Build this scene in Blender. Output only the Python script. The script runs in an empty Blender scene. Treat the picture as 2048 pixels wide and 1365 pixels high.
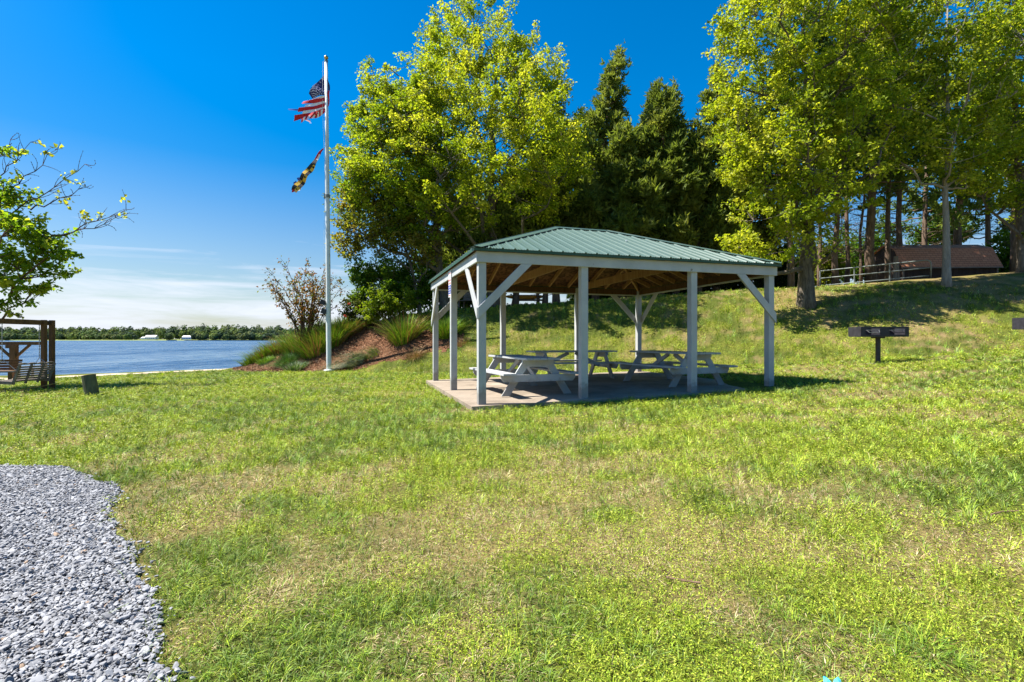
import bpy, math, random
import numpy as np
from mathutils import Vector, Matrix

SC = bpy.context.scene
COL = SC.collection
PI = math.pi
RNG = np.random.default_rng(7)
random.seed(7)
CAMZ, FPX, HY = 1.25, 1024.0, 679.5          # eye height, focal length and horizon of the 2048 px photograph

# ------------------------------------------------------------------ materials
def newmat(name):
    m = bpy.data.materials.new(name); m.use_nodes = True
    nt = m.node_tree; nt.nodes.clear()
    out = nt.nodes.new('ShaderNodeOutputMaterial')
    return m, nt, out
def nd(nt, typ, **kw):
    n = nt.nodes.new(typ)
    for k, v in kw.items():
        if k.startswith('i_'):
            key = k[2:].replace('_', ' ')
            n.inputs[key].default_value = v
        else: setattr(n, k, v)
    return n
def ramp(nt, fac, stops):
    r = nt.nodes.new('ShaderNodeValToRGB')
    while len(r.color_ramp.elements) < len(stops): r.color_ramp.elements.new(0.5)
    for e, (p, c) in zip(r.color_ramp.elements, stops):
        e.position = p; e.color = (*c, 1) if len(c) == 3 else c
    nt.links.new(fac, r.inputs[0]); return r.outputs[0]
def coords(nt, kind='Object', scale=(1, 1, 1)):
    tc = nt.nodes.new('ShaderNodeTexCoord'); mp = nt.nodes.new('ShaderNodeMapping')
    mp.inputs['Scale'].default_value = scale
    nt.links.new(tc.outputs[kind], mp.inputs[0]); return mp.outputs[0]
def noise(nt, vec, scale, detail=4, rough=.6, dist=0):
    n = nt.nodes.new('ShaderNodeTexNoise'); n.inputs['Scale'].default_value = scale
    n.inputs['Detail'].default_value = detail; n.inputs['Roughness'].default_value = rough
    n.inputs['Distortion'].default_value = dist
    nt.links.new(vec, n.inputs['Vector']); return n.outputs['Fac']
def mixc(nt, fac, a, b, mode='MIX'):
    m = nt.nodes.new('ShaderNodeMix'); m.data_type = 'RGBA'; m.blend_type = mode
    for sock, val in ((m.inputs[0], fac), (m.inputs[6], a), (m.inputs[7], b)):
        if hasattr(val, 'node'): nt.links.new(val, sock)
        elif isinstance(val, (int, float)): sock.default_value = val
        else: sock.default_value = (*val, 1)
    return m.outputs[2]
def bump(nt, h, strength=.3, dist=.01):
    b = nt.nodes.new('ShaderNodeBump'); b.inputs['Strength'].default_value = strength
    b.inputs['Distance'].default_value = dist
    nt.links.new(h, b.inputs['Height']); return b.outputs[0]
def principled(nt, out, color, rough=.6, normal=None, metal=0, spec=.4):
    p = nt.nodes.new('ShaderNodeBsdfPrincipled')
    if hasattr(color, 'node'): nt.links.new(color, p.inputs['Base Color'])
    else: p.inputs['Base Color'].default_value = (*color, 1)
    if hasattr(rough, 'node'): nt.links.new(rough, p.inputs['Roughness'])
    else: p.inputs['Roughness'].default_value = rough
    p.inputs['Metallic'].default_value = metal
    p.inputs['Specular IOR Level'].default_value = spec
    if normal is not None: nt.links.new(normal, p.inputs['Normal'])
    nt.links.new(p.outputs[0], out.inputs[0]); return p
def m_plain(name, c1, c2=None, scale=8, rough=.6, bmp=.15, bdist=.004, stretch=(1, 1, 1), metal=0, spec=.4, lo=.35, hi=.65):
    m, nt, out = newmat(name); v = coords(nt, 'Object', stretch)
    f = noise(nt, v, scale)
    c = ramp(nt, f, [(lo, c1), (hi, c2 or c1)])
    f2 = noise(nt, v, scale * 6, 3)
    principled(nt, out, c, rough, bump(nt, f2, bmp, bdist), metal, spec); return m
def m_leaf(name, trans=.35, rough=.5, spec=.25):
    m, nt, out = newmat(name)
    a = nd(nt, 'ShaderNodeAttribute', attribute_name='col')
    p = nt.nodes.new('ShaderNodeBsdfPrincipled')
    nt.links.new(a.outputs['Color'], p.inputs['Base Color'])
    p.inputs['Roughness'].default_value = rough; p.inputs['Specular IOR Level'].default_value = spec
    t = nt.nodes.new('ShaderNodeBsdfTranslucent')
    c2 = mixc(nt, 1.0, a.outputs['Color'], (1.25, 1.2, .55), 'MULTIPLY')
    nt.links.new(c2, t.inputs[0])
    mx = nt.nodes.new('ShaderNodeMixShader'); mx.inputs[0].default_value = trans
    nt.links.new(p.outputs[0], mx.inputs[1]); nt.links.new(t.outputs[0], mx.inputs[2])
    nt.links.new(mx.outputs[0], out.inputs[0]); return m
def m_attr(name, rough=.8, spec=.2, bscale=0, bstr=.3):
    m, nt, out = newmat(name)
    a = nd(nt, 'ShaderNodeAttribute', attribute_name='col')
    n = None
    if bscale: n = bump(nt, noise(nt, coords(nt), bscale, 4), bstr, .005)
    principled(nt, out, a.outputs['Color'], rough, n, 0, spec); return m

def m_whitewood():
    m, nt, out = newmat('weathered white paint')
    v = coords(nt, 'Object')
    f = noise(nt, v, 2.2, 5); g = noise(nt, coords(nt, 'Object', (30, 30, 1.3)), 1.0, 5, .65, .4)
    k = noise(nt, coords(nt, 'Object', (9, 9, 9)), .8, 2)
    c = ramp(nt, f, [(.3, (.34, .35, .352)), (.7, (.44, .45, .45))])
    crack = ramp(nt, g, [(.25, (.25, .23, .2)), (.34, (1, 1, 1))])
    c = mixc(nt, .75, c, crack, 'MULTIPLY')
    knot = ramp(nt, k, [(.22, (.45, .36, .26)), (.27, (1, 1, 1))])
    c = mixc(nt, .8, c, knot, 'MULTIPLY')
    sx = nt.nodes.new('ShaderNodeSeparateXYZ'); nt.links.new(coords(nt, 'Object'), sx.inputs[0])
    sp = nd(nt, 'ShaderNodeMath', operation='MULTIPLY_ADD'); nt.links.new(noise(nt, v, 7, 4), sp.inputs[0]); sp.inputs[1].default_value = -.45; nt.links.new(sx.outputs[2], sp.inputs[2])
    dirt = ramp(nt, sp.outputs[0], [(.0, (.55,) * 3), (.10, (0,) * 3)])      # earth splashed up from the floor
    c = mixc(nt, dirt, c, (.13, .105, .075))
    principled(nt, out, c, .55, bump(nt, g, .25, .004), 0, .35); return m
def m_rawwood(name, a, b, stretch=(14, 14, 1.5)):
    m, nt, out = newmat(name)
    g = noise(nt, coords(nt, 'Object', stretch), 1.2, 5, .6, .5)
    c = ramp(nt, g, [(.3, a), (.7, b)])
    principled(nt, out, c, .75, bump(nt, g, .3, .004), 0, .2); return m
def m_osb():
    m, nt, out = newmat('strand board sheathing')
    v = coords(nt, 'Object', (1, 1, 1))
    vo = nd(nt, 'ShaderNodeTexVoronoi'); vo.inputs['Scale'].default_value = 14
    nt.links.new(v, vo.inputs['Vector'])
    f = noise(nt, v, 3, 5, .7)
    c = mixc(nt, .5, vo.outputs['Color'], (.5, .5, .5))
    bw = nt.nodes.new('ShaderNodeRGBToBW'); nt.links.new(c, bw.inputs[0])
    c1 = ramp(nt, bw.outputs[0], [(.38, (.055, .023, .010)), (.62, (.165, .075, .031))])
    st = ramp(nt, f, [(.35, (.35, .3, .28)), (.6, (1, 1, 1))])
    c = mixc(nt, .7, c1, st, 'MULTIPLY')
    principled(nt, out, c, .8, None, 0, .2); return m
def m_bark(name, a, b):
    m, nt, out = newmat(name)
    g = noise(nt, coords(nt, 'Object', (5, 5, 1.0)), 2.2, 6, .7, .6)
    c = ramp(nt, g, [(.32, a), (.66, b)])
    principled(nt, out, c, .9, bump(nt, g, .9, .05), 0, .1); return m

def m_ground():
    m, nt, out = newmat('lawn ground')
    v = coords(nt, 'Object')
    big = noise(nt, v, .35, 5, .6); mid = noise(nt, v, 2.3, 5, .65); fine = noise(nt, v, 26, 5, .75)
    c = nd(nt, 'ShaderNodeAttribute', attribute_name='col').outputs['Color']
    d = ramp(nt, mid, [(.32, (.85, .85, .8)), (.66, (1.2, 1.12, 1.05))])
    c = mixc(nt, 1, c, d, 'MULTIPLY')
    e = ramp(nt, fine, [(.3, (.35, .35, .3)), (.62, (1.25, 1.2, 1.1))])
    c = mixc(nt, .9, c, e, 'MULTIPLY')
    principled(nt, out, c, .9, bump(nt, fine, 1.0, .04), 0, .1); return m
def m_water():
    m, nt, out = newmat('rippled lake water')
    tc = nt.nodes.new('ShaderNodeTexCoord')
    def mp(s, r=0):
        k = nt.nodes.new('ShaderNodeMapping'); k.inputs['Scale'].default_value = s
        k.inputs['Rotation'].default_value = (0, 0, r)
        nt.links.new(tc.outputs['Object'], k.inputs[0]); return k.outputs[0]
    a = noise(nt, mp((.75, .22, 1), .12), 1.0, 5, .62, .6)
    b = noise(nt, mp((.16, .035, 1), -.06), 1.0, 4, .6, .4)
    c = noise(nt, mp((.03, .006, 1), .05), 1.0, 3, .6)
    def madd(x, k, y):
        q = nd(nt, 'ShaderNodeMath', operation='MULTIPLY_ADD'); nt.links.new(x, q.inputs[0]); q.inputs[1].default_value = k
        if hasattr(y, 'node'): nt.links.new(y, q.inputs[2])
        else: q.inputs[2].default_value = y
        return q.outputs[0]
    hgt = madd(b, 2.2, madd(a, 1.0, 0.0))
    wind_glint = madd(a, .5, madd(b, .35, madd(c, .25, 0.0)))      # gust streaks set roughness and paint light and dark ripple reflections into the colour
    col = ramp(nt, wind_glint, [(.43, (.010, .032, .070)), (.54, (.022, .060, .122)), (.65, (.07, .13, .20))])
    rgh = ramp(nt, wind_glint, [(.45, (.35,) * 3), (.62, (.16,) * 3)])
    bw = nt.nodes.new('ShaderNodeRGBToBW'); nt.links.new(rgh, bw.inputs[0])
    principled(nt, out, col, bw.outputs[0], bump(nt, hgt, 1.0, .75), 0, .32)
    return m
def m_roof():
    m, nt, out = newmat('green painted steel')
    v = coords(nt, 'Object'); f = noise(nt, v, 1.5, 4); g = noise(nt, coords(nt, 'Object', (3, 3, 3)), 6, 5, .7)
    c = ramp(nt, f, [(.3, (.045, .086, .068)), (.7, (.059, .106, .085))])
    c = mixc(nt, .25, c, ramp(nt, g, [(.4, (.75, .75, .7)), (.6, (1.1, 1.1, 1.1))]), 'MULTIPLY')
    principled(nt, out, c, .38, None, 0, .5); return m
def m_shingle():
    m, nt, out = newmat('red asphalt shingles')
    v = coords(nt, 'Object')
    br = nd(nt, 'ShaderNodeTexBrick'); br.inputs['Scale'].default_value = 1
    br.inputs['Brick Width'].default_value = .32; br.inputs['Row Height'].default_value = .14
    br.inputs['Mortar Size'].default_value = .008
    br.inputs['Color1'].default_value = (.48, .20, .115, 1); br.inputs['Color2'].default_value = (.58, .26, .15, 1)
    br.inputs['Mortar'].default_value = (.16, .06, .04, 1)
    sx = nd(nt, 'ShaderNodeSeparateXYZ'); cx = nd(nt, 'ShaderNodeCombineXYZ')
    nt.links.new(v, sx.inputs[0]); nt.links.new(sx.outputs[0], cx.inputs[0]); nt.links.new(sx.outputs[2], cx.inputs[1])
    nt.links.new(cx.outputs[0], br.inputs['Vector'])
    g = noise(nt, v, 60, 3)
    c = mixc(nt, .5, br.outputs['Color'], ramp(nt, g, [(.35, (.6, .6, .6)), (.65, (1.2, 1.2, 1.2))]), 'MULTIPLY')
    principled(nt, out, c, .9, None, 0, .15); return m
def m_mulch():
    m, nt, out = newmat('brown bark mulch')
    v = coords(nt, 'Object'); a = noise(nt, v, 18, 5, .75); b = noise(nt, v, 1.2, 3)
    c = ramp(nt, a, [(.3, (.035, .016, .01)), (.5, (.16, .075, .04)), (.7, (.32, .19, .11))])
    c = mixc(nt, .5, c, ramp(nt, b, [(.35, (.7, .65, .6)), (.65, (1.2, 1.15, 1.1))]), 'MULTIPLY')
    principled(nt, out, c, .95, bump(nt, a, 1.0, .06), 0, .1); return m
def m_concrete():
    m, nt, out = newmat('worn concrete')
    v = coords(nt, 'Object'); a = noise(nt, coords(nt, 'Object', (1, 1, 1)), .9, 6, .68, .6); b = noise(nt, v, 30, 4, .7)
    c = ramp(nt, a, [(.28, (.14, .112, .085)), (.5, (.265, .215, .165)), (.72, (.36, .30, .235))])
    c = mixc(nt, .35, c, ramp(nt, b, [(.35, (.6, .6, .6)), (.6, (1.1, 1.1, 1.1))]), 'MULTIPLY')
    principled(nt, out, c, .85, bump(nt, b, .4, .004), 0, .2); return m

M = dict(
    white=m_whitewood(), osb=m_osb(), roof=m_roof(), shingle=m_shingle(), ground=m_ground(), water=m_water(),
    mulch=m_mulch(), concrete=m_concrete(),
    roofdark=m_plain('dark green steel trim', (.018, .06, .03), (.025, .075, .04), 4, .45),
    rafter=m_rawwood('raw pine framing', (.21, .11, .042), (.36, .205, .085)),
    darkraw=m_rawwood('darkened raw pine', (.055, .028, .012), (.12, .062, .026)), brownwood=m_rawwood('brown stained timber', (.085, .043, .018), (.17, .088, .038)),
    greywood=m_rawwood('weathered grey timber', (.11, .09, .075), (.25, .215, .18)),
    greenwood=m_rawwood('mossy old post', (.045, .05, .03), (.13, .14, .08)),
    endgrain=m_plain('cut wood top', (.20, .10, .04), (.33, .18, .08), 20, .8),
    black=m_plain('black powder coated steel', (.018, .017, .022), (.035, .033, .042), 10, .5, .3),
    polem=m_plain('white enamelled pole', (.52, .56, .58), (.62, .66, .67), 3, .35),
    gold=m_plain('brass ball', (.45, .30, .10), (.55, .38, .14), 5, .3, metal=1),
    galv=m_plain('galvanised tube', (.13, .15, .145), (.19, .215, .205), 6, .55, metal=.1),
    steel=m_plain('chain steel', (.22, .22, .22), (.34, .34, .34), 30, .4, metal=.8),
    rope=m_plain('pale rope', (.55, .53, .48), (.65, .63, .58), 40, .8),
    orangerope=m_plain('orange cord', (.55, .30, .06), (.65, .38, .1), 40, .8),
    barkmaple=m_bark('grey maple bark', (.055, .045, .035), (.19, .16, .125)),
    barkpale=m_bark('pale smooth bark', (.17, .145, .12), (.34, .30, .255)),
    barkcedar=m_bark('red brown cedar bark', (.07, .045, .032), (.23, .165, .12)),
    barktwig=m_bark('brown twig bark', (.06, .035, .025), (.15, .095, .065)),
    leaf=m_leaf('broad leaves', .6), needle=m_leaf('needle sprays', .5, .6, .15), blade=m_leaf('grass blades', .2, .55, .25),
    stone=m_attr('grey slate gravel', .75, .3, 40, .3), chip=m_attr('bark chips', .9, .1),
    forest=m_leaf('distant leaves', .2, .8, .05), gravelbed=m_plain('gravel dust', (.06, .06, .068), (.13, .13, .14), 30, .95, .6, .02),
    sand=m_plain('beach sand', (.42, .33, .22), (.55, .45, .32), 5, .95, .4, .02),
    shedwall=m_rawwood('dark brown boards', (.035, .022, .017), (.065, .042, .033), (6, 6, .6)),
    trim=m_plain('shed trim board', (.16, .12, .10), (.22, .17, .14), 8, .8),
    kayak=m_plain('orange plastic hull', (.62, .26, .02), (.72, .34, .03), 3, .35),
    flagblue=m_plain('navy cloth', (.015, .02, .10), (.025, .032, .15), 12, .8),
    flagred=m_plain('red cloth', (.42, .012, .02), (.55, .02, .03), 12, .8),
    flagwhite=m_plain('white cloth', (.68, .62, .66), (.78, .76, .78), 12, .8),
    flaggold=m_plain('gold cloth', (.58, .34, .03), (.68, .42, .05), 12, .8),
    flagblack=m_plain('black cloth', (.012, .011, .012), (.03, .027, .025), 12, .8),
    signwhite=m_plain('white sign sheet', (.72, .72, .74), (.8, .8, .8), 5, .4),
    signred=m_plain('red lettering', (.55, .05, .04), (.6, .07, .05), 5, .5),
    signblue=m_plain('blue sign panel', (.035, .05, .30), (.05, .07, .36), 5, .5),
    housewhite=m_plain('white siding', (.72, .72, .72), (.8, .8, .8), .5, .6),
    houseroof=m_plain('pale roofing', (.5, .47, .46), (.6, .57, .55), .5, .8),
    glassdark=m_plain('dark window glass', (.03, .035, .045), (.04, .05, .06), 1, .15),
    scrap=m_plain('turquoise plastic scrap', (.05, .50, .62), (.10, .60, .70), 20, .4),
    twig=m_plain('fallen twig bark', (.13, .075, .045), (.22, .14, .09), 30, .9),
)

# ------------------------------------------------------------------ mesh helpers
def np_mesh(name, V, F, mats, col=None, midx=None, smooth=False):
    V = np.asarray(V, np.float32); me = bpy.data.meshes.new(name)
    Fs = F if isinstance(F, list) else [F]
    Fs = [np.asarray(f, np.int32) for f in Fs if len(f)]
    lv = np.concatenate([f.ravel() for f in Fs]); tot = np.concatenate([np.full(len(f), f.shape[1], np.int32) for f in Fs])
    st = np.concatenate([[0], np.cumsum(tot)[:-1]]).astype(np.int32)
    me.vertices.add(len(V)); me.vertices.foreach_set('co', V.ravel())
    me.loops.add(len(lv)); me.loops.foreach_set('vertex_index', lv)
    me.polygons.add(len(tot)); me.polygons.foreach_set('loop_start', st); me.polygons.foreach_set('loop_total', tot)
    for m in (mats if isinstance(mats, list) else [mats]): me.materials.append(m)
    if midx is not None: me.polygons.foreach_set('material_index', np.asarray(midx, np.int32))
    me.polygons.foreach_set('use_smooth', np.full(len(tot), bool(smooth)))
    if col is not None:
        a = me.attributes.new('col', 'FLOAT_COLOR', 'POINT')
        c = np.ones((len(V), 4), np.float32); c[:, :3] = np.clip(col, 0, 1); a.data.foreach_set('color', c.ravel())
    me.update(calc_edges=True); me.validate()
    return me
def link(name, me, parent=None, loc=None):
    o = bpy.data.objects.new(name, me); COL.objects.link(o)
    if parent: o.parent = parent
    if loc is not None: o.location = loc
    return o
def tag(o, label=None, cat=None, group=None, kind=None):
    if label: o['label'] = label
    if cat: o['category'] = cat
    if group: o['group'] = group
    if kind: o['kind'] = kind
    return o
def thing(name, loc, label, cat, rz=0, group=None):
    o = bpy.data.objects.new(name, None); COL.objects.link(o)
    o.location = loc; o.rotation_euler = (0, 0, rz); o.empty_display_size = .2
    return tag(o, label, cat, group)
def copy_tree(o, parent=None):
    c = o.copy(); COL.objects.link(c); c.parent = parent
    for ch in [x for x in bpy.data.objects if x.parent == o]: copy_tree(ch, c)
    return c

class MB:
    def __init__(s): s.v = []; s.f = []; s.mi = []; s.m = 0
    def mat(s, i): s.m = i; return s
    def add(s, vs, fs):
        b = len(s.v); s.v += [tuple(p) for p in vs]
        for f in fs: s.f.append([b + i for i in f]); s.mi.append(s.m)
        return s
    def box(s, a, b):
        (x0, y0, z0), (x1, y1, z1) = a, b
        vs = [(x0, y0, z0), (x1, y0, z0), (x1, y1, z0), (x0, y1, z0), (x0, y0, z1), (x1, y0, z1), (x1, y1, z1), (x0, y1, z1)]
        return s.add(vs, [(0, 3, 2, 1), (4, 5, 6, 7), (0, 1, 5, 4), (1, 2, 6, 5), (2, 3, 7, 6), (3, 0, 4, 7)])
    def bar(s, p0, p1, w, h, up=(0, 0, 1)):
        p0, p1 = Vector(p0), Vector(p1); d = (p1 - p0).normalized(); u = Vector(up)
        r = d.cross(u)
        if r.length < 1e-4: r = d.cross(Vector((0, 1, 0)))
        r.normalize(); u = r.cross(d); vs = []
        for p in (p0, p1):
            for a, b in ((-1, -1), (1, -1), (1, 1), (-1, 1)): vs.append(p + r * (a * w / 2) + u * (b * h / 2))
        return s.add(vs, [(0, 1, 2, 3), (7, 6, 5, 4), (0, 4, 5, 1), (1, 5, 6, 2), (2, 6, 7, 3), (3, 7, 4, 0)])
    def prism(s, poly, d):                 # polygon (3-D points, planar) extruded by vector d
        n = len(poly); d = Vector(d); P = [Vector(p) for p in poly]
        vs = P + [p + d for p in P]
        return s.add(vs, [tuple(range(n))[::-1], tuple(range(n, 2 * n))] + [(i, (i + 1) % n, n + (i + 1) % n, n + i) for i in range(n)])
    def tube(s, pts, rad, n=8, cap=True):
        pts = [Vector(p) for p in pts]
        if not hasattr(rad, '__len__'): rad = [rad] * len(pts)
        vs = []; prev = None
        for i, p in enumerate(pts):
            d = (pts[min(i + 1, len(pts) - 1)] - pts[max(i - 1, 0)])
            d = d.normalized() if d.length > 1e-9 else Vector((0, 0, 1))
            if prev is None:
                r = d.cross(Vector((0, 0, 1)))
                if r.length < .05: r = d.cross(Vector((0, 1, 0)))
            else: r = prev - d * prev.dot(d)
            r.normalize(); prev = r; u = d.cross(r)
            for k in range(n):
                a = 2 * PI * k / n; vs.append(p + (r * math.cos(a) + u * math.sin(a)) * rad[i])
        fs = []
        for i in range(len(pts) - 1):
            for k in range(n):
                k2 = (k + 1) % n; fs.append((i * n + k, i * n + k2, (i + 1) * n + k2, (i + 1) * n + k))
        if cap: fs += [tuple(range(n))[::-1], tuple(range((len(pts) - 1) * n, len(pts) * n))]
        return s.add(vs, fs)
    def ball(s, c, r, n=10, m=6, sz=1):
        c = Vector(c); vs = [c + Vector((0, 0, -r * sz))]
        for j in range(1, m):
            t = -PI / 2 + PI * j / m
            for k in range(n): vs.append(c + Vector((math.cos(t) * math.cos(2 * PI * k / n) * r, math.cos(t) * math.sin(2 * PI * k / n) * r, math.sin(t) * r * sz)))
        vs.append(c + Vector((0, 0, r * sz))); fs = []
        for k in range(n):
            k2 = (k + 1) % n; fs.append((0, 1 + k2, 1 + k)); fs.append((len(vs) - 1, len(vs) - 1 - n + k, len(vs) - 1 - n + k2))
            for j in range(m - 2): fs.append((1 + j * n + k, 1 + j * n + k2, 1 + (j + 1) * n + k2, 1 + (j + 1) * n + k))
        return s.add(vs, fs)
    def build(s, name, mats, parent=None, smooth=False, bevel=0):
        me = bpy.data.meshes.new(name); me.from_pydata([tuple(v) for v in s.v], [], s.f)
        for m in (mats if isinstance(mats, list) else [mats]): me.materials.append(m)
        me.polygons.foreach_set('material_index', s.mi)
        if smooth: me.polygons.foreach_set('use_smooth', [True] * len(s.f))
        me.update()
        o = link(name, me, parent)
        if bevel:
            b = o.modifiers.new('bevel', 'BEVEL'); b.width = bevel; b.segments = 2; b.limit_method = 'ANGLE'
        return o

# ------------------------------------------------------------------ noise and terrain
def hsh(ix, iy, seed):
    h = (ix.astype(np.int64) * 374761393 + iy.astype(np.int64) * 668265263 + seed * 1442695041) & 0xFFFFFFFF
    h = ((h ^ (h >> 13)) * 1274126177) & 0xFFFFFFFF
    return ((h ^ (h >> 16)) & 0xFFFF) / 65535.0
def vnoise(x, y, seed=0):
    x = np.asarray(x, float); y = np.asarray(y, float)
    ix = np.floor(x); iy = np.floor(y); fx = x - ix; fy = y - iy
    fx = fx * fx * (3 - 2 * fx); fy = fy * fy * (3 - 2 * fy)
    a = hsh(ix, iy, seed); b = hsh(ix + 1, iy, seed); c = hsh(ix, iy + 1, seed); d = hsh(ix + 1, iy + 1, seed)
    return (a * (1 - fx) + b * fx) * (1 - fy) + (c * (1 - fx) + d * fx) * fy
def fbm(x, y, seed=0, o=4):
    s = 0; a = .5; t = 0
    for i in range(o): s = s + a * vnoise(np.asarray(x) * 2 ** i, np.asarray(y) * 2 ** i, seed + i * 17); t += a; a *= .5
    return s / t
def sstep(t): t = np.clip(t, 0, 1); return t * t * (3 - 2 * t)
WATERZ = -.55
def crest_y(x): return np.interp(x, [-14, -5, 9, 14, 60], [25.5, 25, 24.5, 24, 22])
def foot_y(x): return np.interp(x, [-14, -10, -7, -4, -2, 2, 6, 9, 14, 25, 60], [24, 21.8, 20.7, 19.3, 18.4, 17.6, 17.1, 16.4, 15.2, 13, 10])
def crest_z(x): return np.interp(x, [-14, -12.8, -10.3, -7.9, -5.5, -3, -.6, 1.9, 6.7, 11.1, 14, 20, 25, 60], [-.2, 0, 1.0, 1.85, 2.4, 2.72, 2.85, 3.0, 3.35, 3.6, 3.7, 4.1, 4.5, 5.5])
def shore_y(x): return np.interp(x, [-200, -60, -20, -14, -9, -4, 5, 20, 200], [20, 22, 25.2, 27.2, 31, 40, 62, 95, 150])
def tz(x, y, detail=True):
    x = np.asarray(x, float); y = np.asarray(y, float)
    xp = np.clip(x, 0, 12)
    b = .02 * np.clip(x, -22, 12) + .003 * xp * xp + .06 * np.clip(x - 12, 0, 30) + .004 * np.clip(y, 0, 30)
    yf = foot_y(x); yc = crest_y(x); s = np.clip((y - yf) / (yc - yf), 0, 1)
    s = .55 * sstep(s) + .45 * np.sin(s * PI / 2)
    hz = np.maximum(crest_z(x), b)
    z = b + (hz - b) * np.where(x > -14, s, 0)
    if detail:
        z = z + .05 * (fbm(x * .5, y * .5, 3) - .5) + .05 * sstep((y - 16) / 4) * (fbm(x * 1.3, y * 1.3, 9) - .5)
    ys = shore_y(x); w = np.interp(x, [-14, -5, 20], [4.5, 10, 25])
    z = z + (-1.3 - z) * sstep((y - (ys - 1.2 - .25 * w)) / w)
    return z
def gz(x, y): return float(tz(x, y))
def at(px, Z): return (px - 1024) / FPX * Z
def zat(py, Z): return CAMZ + (HY - py) / FPX * Z
def hit(px, py, z0=2.0, z1=60):
    """where the sight line through a photograph pixel meets the ground"""
    Z = z0
    while Z < z1:
        if zat(py, Z) <= gz(at(px, Z), Z): return at(px, Z), Z, gz(at(px, Z), Z)
        Z += .02
    return at(px, 25), 25, gz(at(px, 25), 25)

def axis(segs):
    out = []
    for a, b, d in segs: out.append(np.arange(a, b, d))
    return np.append(np.concatenate(out), segs[-1][1])
gx = axis([(-200, -60, 10), (-60, -30, 2), (-30, 32, .2), (32, 60, 2), (60, 220, 10)])
gy = axis([(-60, -8, 4), (-8, 0, .5), (0, 32, .16), (32, 60, 1), (60, 200, 7)])
GX, GY = np.meshgrid(gx, gy); GZ = tz(GX, GY)
nx, ny = len(gx), len(gy)
idx = np.arange(nx * ny).reshape(ny, nx)
F = np.stack([idx[:-1, :-1], idx[:-1, 1:], idx[1:, 1:], idx[1:, :-1]], -1).reshape(-1, 4)
gme = np_mesh('ground', np.stack([GX, GY, GZ], -1).reshape(-1, 3), F, M['ground'], smooth=True)
tag(link('ground', gme), 'sloping green lawn rising to a grassy bank', 'ground', kind='structure')
wm = MB(); wm.add([(-3500, 14, WATERZ), (3500, 14, WATERZ), (3500, 2600, WATERZ), (-3500, 2600, WATERZ)], [(0, 1, 2, 3)])
tag(wm.build('lake_water', M['water']), 'rippled blue lake beyond the lawn', 'lake', kind='structure')

def patch(name, inside, mat, lift, box, step, label, cat):
    """a sheet laid just above the ground wherever inside(x,y) > 0"""
    xs = np.arange(box[0], box[1] + step / 2, step); ys = np.arange(box[2], box[3] + step / 2, step)
    X, Y = np.meshgrid(xs, ys); Zz = tz(X, Y) + lift
    ii = np.arange(X.size).reshape(X.shape)
    cx = (X[:-1, :-1] + X[1:, 1:]) / 2; cy = (Y[:-1, :-1] + Y[1:, 1:]) / 2
    ok = inside(cx, cy) > 0
    f = np.stack([ii[:-1, :-1], ii[:-1, 1:], ii[1:, 1:], ii[1:, :-1]], -1)[ok]
    used, inv = np.unique(f, return_inverse=True)
    V = np.stack([X, Y, Zz], -1).reshape(-1, 3)[used]
    return tag(link(name, np_mesh(name, V, inv.reshape(-1, 4), mat, smooth=True)), label, cat, kind='structure')

# gravel, mulch and sand outlines
GE = [(-40, 905), (0, 915), (120, 926), (190, 950), (243, 972), (214, 1010), (232, 1052), (250, 1102), (262, 1150), (312, 1204), (300, 1262), (342, 1340), (352, 1400)]
GEW = []
for px, py in GE:
    Z = CAMZ * FPX / (py - HY); GEW.append((at(px, Z), Z))
gev = sorted([(y, x) for x, y in GEW if y < 5.3])
def gravel_in(x, y):
    e = np.interp(y, [0.2] + [a for a, b in gev] + [5.4], [-1.0] + [b for a, b in gev] + [-5.6])
    return e - x + .34 * (fbm(x * 3.2, y * 3.2, 21) - .5) - np.where(y > 5.45, 99, 0)
def mulch_in(x, y):
    xa = np.interp(x, [-13.5, -12, -9, -7.5, -6, -3, -2.2], [24.5, 22.6, 20.9, 20.5, 20.6, 20.4, 20.5])
    ya = np.interp(x, [-13.5, -11, -8, -6, -4.6, -3, -2.2], [25.2, 25, 24.8, 24.0, 23.2, 22.4, 21.2])
    n = .8 * (fbm(x * 1.5, y * 1.5, 5) - .5)
    return np.where((x > -13.5) & (x < -2.0), np.minimum(y - xa, ya - y) + n, -1)
def sand_in(x, y):
    c = np.interp(x, [-30, -19, -15.5, -13.5], [18.5, 20.9, 23.5, 24.6])
    return .75 - np.abs(y - c) + 1.3 * (fbm(x * .6, y * .8, 31) - .62) - np.where(x > -13.3, 5, 0)
patch('gravel_driveway', lambda x, y: gravel_in(x, y), M['gravelbed'], .006, (-9, -.8, .3, 5.6), .05, 'grey crushed stone drive at the lawn edge', 'driveway')
patch('mulch_bed', mulch_in, M['mulch'], .012, (-13.6, -1.8, 19.5, 25.6), .1, 'brown bark mulch on the planted mound', 'mulch bed')
patch('sand', sand_in, M['sand'], .008, (-30, -13, 17, 26), .1, 'pale sand strip before the lake edge', 'sand')

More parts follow.
